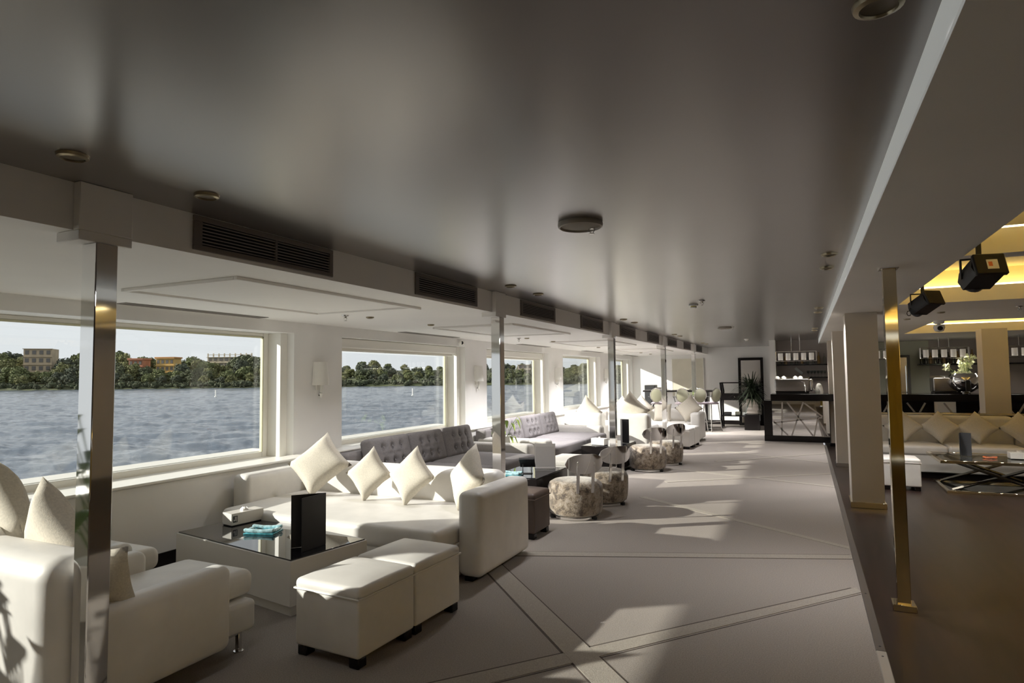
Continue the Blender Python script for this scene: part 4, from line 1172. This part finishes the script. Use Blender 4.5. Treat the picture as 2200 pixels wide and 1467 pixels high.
for k in range(7):
    b.box(0.062, 0.080, -0.0040, -0.0031, 0.19 + k * 0.012, 0.197 + k * 0.012, M=M)
b.build('printed_lettering', paper_white, m_)
t = tissue_box('white tapered tissue holder on the glass table at right', (2.62, 10.80, ZL + 0.446), math.radians(90), 0.16, 0.24, 0.09, porcelain)
o = B().tube([(0.07 * math.cos(a) * (1 + .15 * math.sin(5 * a)), 0.05 * math.sin(a), 0.012 + 0.006 * math.sin(3 * a)) for a in [2 * math.pi * k / 24 for k in range(25)]], 0.010, 6).build('coral_ornament', orange_m, None, (2.28, 10.75, ZL + 0.444))
tag(o, 'small orange looped ornament on the glass table', 'ornament')

# ------------------------------------------------------------------ stage lights
def stage_light(label, loc, rot, sticker):
    t = thing('stage_light', label, 'stage light', loc, 0, 'black stage lights')
    t.scale = (0.74, 0.74, 0.74)
    M = Matrix.Rotation(rot[0], 4, 'Z') @ Matrix.Rotation(rot[1], 4, 'X')
    poly = [(-0.10, -0.075), (0.10, -0.075), (0.125, 0.0), (0.10, 0.085), (-0.10, 0.085), (-0.125, 0.0)]
    b = B().prism(poly, -0.16, 0.10, M=M @ Matrix.Rotation(math.pi / 2, 4, 'X'))
    b.box(-0.115, 0.115, 0.16, 0.20, -0.09, 0.10, 0.01, M=M)
    b.build('housing', stage_black, t)
    b = B().lathe([(0, 0.02), (0.075, 0.018), (0.085, 0.0), (0.085, -0.05)], 24, M=M @ Matrix.Translation((0, -0.13, 0.0)) @ Matrix.Rotation(math.pi / 2, 4, 'X'))
    b.build('lens', mat('stage_lens', (0.05, 0.05, 0.055), 0.1), t)
    for s in (-1, 1):
        B().box(s * 0.128 - 0.006, s * 0.128 + 0.006, -0.02, 0.02, -0.02, 0.14, 0.003).build('yoke', stage_black, t)
    B().box(-0.134, 0.134, -0.02, 0.02, 0.138, 0.150, 0.003).build('yoke_bridge', stage_black, t)
    B().box(-0.018, 0.018, -0.012, 0.012, 0.15, (2.66 - loc[2]) / 0.74, 0.002).build('hanger', stage_black, t)
    if sticker:
        B().box(-0.05, 0.03, 0.10, 0.101, -0.045, 0.04, M=M @ Matrix.Translation((0.0, 0.102, 0.0))).build('label_sticker', paper_white, t)
        B().box(-0.01, 0.018, 0.101, 0.1018, -0.02, 0.02, M=M @ Matrix.Translation((0.0, 0.102, 0.0))).build('warning_mark', orange_m, t)
    if not sticker:
        pts = [(-0.13, -0.02, -0.02), (-0.15, -0.03, -0.06)] + [(-0.155 + 0.022 * math.sin(a), -0.03, -0.09 + 0.03 * math.cos(a)) for a in [2 * math.pi * k / 14 for k in range(15)]]
        B().tube(pts, 0.005, 5).build('cable', stage_black, t)
    return t
stage_light('black stage light hanging farther away beside the gold column', (0.985, 6.70, 2.155), (3.75, 0.42), False)
stage_light('larger black stage light with a white sticker at the right', (0.985, 4.66, 2.135), (3.35, 0.35), True)

# ------------------------------------------------------------------ outside: river, bank, trees, buildings
ZW = -2.45
from mathutils import noise as mnoise
F2 = Vector((-math.sin(YAW), math.cos(YAW), 0)); R2 = Vector((math.cos(YAW), math.sin(YAW), 0))
D0 = 315.0
def bank(s, d, z):
    v = F2 * (D0 + d) + R2 * s
    return Vector((v.x, v.y, z))
wb_ = bmesh.new()
_rows = []
_d = 7.0
while _d < 340.0:
    _rows.append(_d); _d *= 1.0085
_NC = 380
_grid = []
for _d in _rows:
    line = []
    for c in range(_NC + 1):
        a = math.radians(-47 + 62 * c / _NC)
        v = F2 * _d + R2 * (_d * math.tan(a))
        p = Vector((v.x * 0.55 + v.y * 0.25, v.y * 0.55 - v.x * 0.25, 0.0))
        q = Vector(((v.x * R2.x + v.y * R2.y) * 0.16, (v.x * F2.x + v.y * F2.y) * 0.42, 0.0))
        z = 0.30 * mnoise.noise(q) + 0.20 * mnoise.noise(q * 2.3 + Vector((7, 3, 1))) + 0.10 * mnoise.noise(p * 2.2) + 0.045 * mnoise.noise(p * 5.1)
        line.append(wb_.verts.new((v.x, v.y, ZW + z)))
    _grid.append(line)
for r in range(len(_grid) - 1):
    for c in range(_NC):
        wb_.faces.new((_grid[r][c], _grid[r][c + 1], _grid[r + 1][c + 1], _grid[r + 1][c]))
_me = bpy.data.meshes.new('river_water'); wb_.to_mesh(_me); wb_.free()
for p in _me.polygons: p.use_smooth = True
struct(obj('river_water', _me, water_m))
bank_m = mat('bank_earth', (0.075, 0.085, 0.035), 0.95, noise=(0.15, 0.3))
b = B()
for i in range(30):
    s0, s1 = -480 + i * 20, -480 + (i + 1) * 20
    prof = [(0, ZW - 0.5), (4, ZW + 1.2), (30, ZW + 3), (90, ZW + 9), (400, ZW + 10)]
    for (d0, z0), (d1, z1) in zip(prof[:-1], prof[1:]):
        b.quad(bank(s0, d0, z0), bank(s1, d0, z0), bank(s1, d1, z1), bank(s0, d1, z1))
bmesh.ops.remove_doubles(b.bm, verts=b.bm.verts, dist=0.01)
struct(b.build('river_bank', bank_m))
leafs = [mat('tree_green_%s' % n, c, 0.9, noise=(11.0, 0.5, 5), bump=(16, 1.0, 0.05)) for n, c in (('a', (0.085, 0.097, 0.050)), ('b', (0.120, 0.138, 0.056)), ('c', (0.070, 0.082, 0.054)), ('d', (0.155, 0.160, 0.066)))]
trunk_m = mat('bark', (0.06, 0.045, 0.03), 0.9)
def leaf_shell(bm, rnd, c, r, n, q):
    """loose leaf clumps over a ball of foliage"""
    for _ in range(n):
        d = Vector((rnd.gauss(0, 1), rnd.gauss(0, 1), rnd.gauss(0, 1))).normalized()
        p = c + d * r * rnd.uniform(0.82, 1.12)
        e = (d + Vector((rnd.uniform(-1, 1), rnd.uniform(-1, 1), rnd.uniform(-1, 1))) * 0.8).normalized()
        x = e.orthogonal().normalized(); y = e.cross(x)
        s_ = q * rnd.uniform(0.6, 1.25)
        bm.faces.new([bm.verts.new(p + x * s_ * u + y * s_ * v) for (u, v) in ((-1, -0.4), (0.3, -1), (1, 0.4), (-0.3, 1))])
def crown_mesh(seed, m):
    rnd = random.Random(seed)
    bm = bmesh.new()
    for k in range(34):
        r = rnd.uniform(0.11, 0.20)
        a = rnd.uniform(0, 6.28); rad = 0.38 * math.sqrt(rnd.random()); z = rnd.uniform(0.22, 0.84)
        rad *= 1.0 - 0.6 * max(0, (z - 0.55) / 0.35)
        c = Vector((rad * math.cos(a), rad * math.sin(a), z))
        bmesh.ops.create_icosphere(bm, subdivisions=1, radius=r * 0.84, matrix=Matrix.Translation(c))
        leaf_shell(bm, rnd, c, r, 58, 0.048)
    zmax = max(v.co.z for v in bm.verts)
    for v in bm.verts: v.co.z /= zmax
    n0 = len(bm.faces)
    for k in range(6):
        a0, a1 = k * math.pi / 3, (k + 1) * math.pi / 3
        v = [bm.verts.new(Vector((r * math.cos(a), r * math.sin(a), z))) for (r, z, a) in ((0.035, -0.1, a0), (0.035, -0.1, a1), (0.02, 0.5, a1), (0.02, 0.5, a0))]
        f = bm.faces.new(v); f.material_index = 1
    me = bpy.data.meshes.new('tree'); bm.to_mesh(me); bm.free()
    for p in me.polygons: p.use_smooth = False
    me.materials.append(m); me.materials.append(trunk_m)
    return me
CROWNS = [crown_mesh(s, leafs[s % 4]) for s in range(8)]
SKY = [(-220, 40), (-100, 55), (20, 70), (60, 55), (110, 40), (160, 58), (230, 55), (300, 72), (345, 42), (400, 48), (450, 40), (490, 34), (525, 62), (560, 45), (640, 38), (740, 27), (790, 38), (860, 28), (900, 25), (960, 20), (1060, 30), (1120, 26), (1150, 34), (1215, 20), (1240, 30), (1270, 24), (1400, 15), (1600, 12)]
def skyline(u):
    for (u0, h0), (u1, h1) in zip(SKY[:-1], SKY[1:]):
        if u0 <= u <= u1:
            return h0 + (h1 - h0) * (u - u0) / (u1 - u0)
    return 14
rnd = random.Random(42)
def ground(d):
    return ZW + (1.2 + d * 0.07 if d < 30 else 3 + (d - 30) * 0.1)
def tree(s, d, top, width, var):
    o = bpy.data.objects.new('tree', CROWNS[var % 8]); COL.objects.link(o)
    base = ground(d) - 0.2
    h = max(2.5, top - base)
    o.location = bank(s, d, base)
    width = min(width, max(5.5, h * 1.15))
    o.scale = (width, width, h)
    o.rotation_euler = (0, 0, rnd.uniform(0, 6.28))
    lab = ['dark green leafy tree in the dense wood on the far river bank', 'bright green leafy tree in the dense wood on the far river bank', 'deep green leafy tree in the dense wood on the far river bank', 'yellow green leafy tree in the dense wood on the far river bank'][(var % 8) % 4]
    tag(o, lab, 'tree', lab.replace(' leafy tree in the dense wood', ' trees'))
for row, (d, frac, step, wd) in enumerate(((82, 1.10, 28, 15), (62, 1.0, 30, 14), (44, 0.84, 30, 13), (28, 0.58, 27, 12), (15, 0.30, 27, 11))):
    u = -190
    while u < 1390:
        h = skyline(u) * frac * rnd.uniform(0.80, 1.06)
        s = (u - 1100) / 1340 * (D0 + d)
        top = 1.55 + h * 0.235 * (1 + d / D0)
        if not (0 <= row <= 2 and (40 < u < 116 or 270 < u < 312 or 330 < u < 378)):
            tree(s, d + rnd.uniform(-6, 6), top, wd * rnd.uniform(0.8, 1.25), rnd.randrange(8))
        u += step * rnd.uniform(0.75, 1.25)
# hedge of scrub along the waterline: uncountable
bm = bmesh.new()
for k in range(520):
    s = -360 + k * 0.88 + rnd.uniform(-1, 1)
    r = rnd.uniform(1.0, 2.2)
    c = bank(s, rnd.uniform(2, 9), ZW + rnd.uniform(0.4, 2.4))
    bmesh.ops.create_icosphere(bm, subdivisions=1, radius=r * 0.85, matrix=Matrix.Translation(c))
    leaf_shell(bm, rnd, c, r, 40, 0.42)
me = bpy.data.meshes.new('waterside_scrub'); bm.to_mesh(me); bm.free()
o = obj('waterside_scrub', me, mat('scrub_green', (0.055, 0.066, 0.034), 0.95, noise=(0.4, 0.4, 5), bump=(1.0, 1.0, 0.5)))
tag(o, 'dense low scrub along the waterline of the far bank', 'scrub', kind='stuff')
def building(label, u, d, w, dep, ztop, floors, bays, wallc, winc, roof=None, zb=None, rz=0.0, openwork=False):
    s = (u - 1100) / 1340 * (D0 + d)
    zb = ground(d) if zb is None else zb
    t = thing('building', label, 'building', bank(s, d, zb), YAW + rz, 'buildings on the far bank')
    h = ztop - zb
    wm = mat('render_%s' % label[:12].replace(' ', '_'), wallc, 0.9, noise=(0.3, 0.1))
    B().box(-w / 2, w / 2, 0, dep, 0, h).build('wall', wm, t)
    fh = h / floors
    gm = mat('far_window', winc, 0.4)
    for f in range(floors):
        for k in range(bays):
            x = -w / 2 + (k + 0.5) * w / bays
            B().box(x - w / bays * 0.27, x + w / bays * 0.27, -0.25, 0.02, f * fh + fh * 0.28, f * fh + fh * 0.78).build('window', gm, t)
        B().box(-w / 2 - 0.4, w / 2 + 0.4, -0.7, 0, f * fh + fh * 0.94, (f + 1) * fh + 0.05).build('floor_slab', wm, t)
    if openwork:
        for k in range(9):
            x = -w / 2 + k * w / 8
            B().box(x - 0.3, x + 0.3, 0.5, 1.1, h, h + 2.4).build('concrete_column', wm, t)
        B().box(-w / 2, w / 2, 0.3, 1.3, h + 1.3, h + 1.6).build('concrete_beam', wm, t)
    if roof:
        B().box(-w / 2 - 0.6, w / 2 + 0.6, -0.8, dep + 0.4, h, h + 0.9, 0.1).build('roof', mat('roof_%s' % label[:8], roof, 0.9), t)
building('large sandy concrete apartment block on the far bank', 80, 52, 14.0, 12, 1.55 + 72 * 0.235 * 1.17, 4, 4, (0.42, 0.34, 0.24), (0.12, 0.11, 0.10), rz=0.35)
building('terracotta red house among the far bank trees', 291, 48, 8.0, 8, 1.55 + 46 * 0.235 * 1.15, 3, 3, (0.38, 0.17, 0.10), (0.13, 0.08, 0.06), (0.35, 0.15, 0.09))
building('ochre yellow villa with an orange roof on the far bank', 354, 50, 10.5, 8, 1.55 + 48 * 0.235 * 1.16, 3, 4, (0.55, 0.36, 0.13), (0.16, 0.10, 0.05), (0.48, 0.24, 0.09))
building('unfinished pale concrete building with bare columns on the hilltop', 492, 84, 28.0, 9, 1.55 + 50 * 0.235 * 1.26, 3, 8, (0.48, 0.42, 0.32), (0.10, 0.09, 0.08), openwork=True)
building('pale pinkish house far along the river bank', 1128, 55, 9.0, 8, 1.55 + 26 * 0.235 * 1.17, 2, 3, (0.50, 0.42, 0.36), (0.15, 0.12, 0.10))
for k, (u, dd, nm) in enumerate(((464, 150, 'white marker post in the water seen through the first window'), (886, 140, 'white marker post in the water seen through the second window'))):
    v = F2 * dd + R2 * ((u - 1100) / 1340 * dd)
    t = thing('marker_post', nm, 'buoy', (v.x, v.y, ZW - 0.3), 0, 'white marker posts')
    B().tube([(0, 0, 0), (0, 0, 2.0)], 0.14, 8).build('post', porcelain, t)
    B().lathe([(0.3, 0.2), (0.3, 0.5), (0, 0.6)], 12).build('float', porcelain, t)

# unseen leafy plant by the window beside the camera, throws the leaf shadows on the armchair back
t = thing('window_plant', 'leafy plant in a pot by the window behind the camera', 'plant', (-4.35, 0.62, 0))
B().lathe([(0, 0), (0.13, 0), (0.17, 0.35), (0.15, 0.36), (0, 0.33)], 20).build('pot', white_lacquer, t)
rnd = random.Random(17)
for k in range(34):
    a = rnd.uniform(0, 6.28); L = rnd.uniform(0.12, 0.38); h = rnd.uniform(0.55, 1.35)
    p0 = Vector((0, 0, 0.33)); p2 = Vector((L * math.cos(a), L * math.sin(a), h))
    B().tube([p0, Vector((p2.x * .3, p2.y * .3, h * .7)), p2], 0.005, 5).build('stem', green_leaf, t)
    d = Vector((math.cos(a), math.sin(a), -0.5)).normalized()
    B().blade([p2, p2 + d * 0.07 + Vector((0, 0, .02)), p2 + d * 0.14, p2 + d * 0.22 - Vector((0, 0, .03))], 0.05).build('leaf', green_leaf, t)
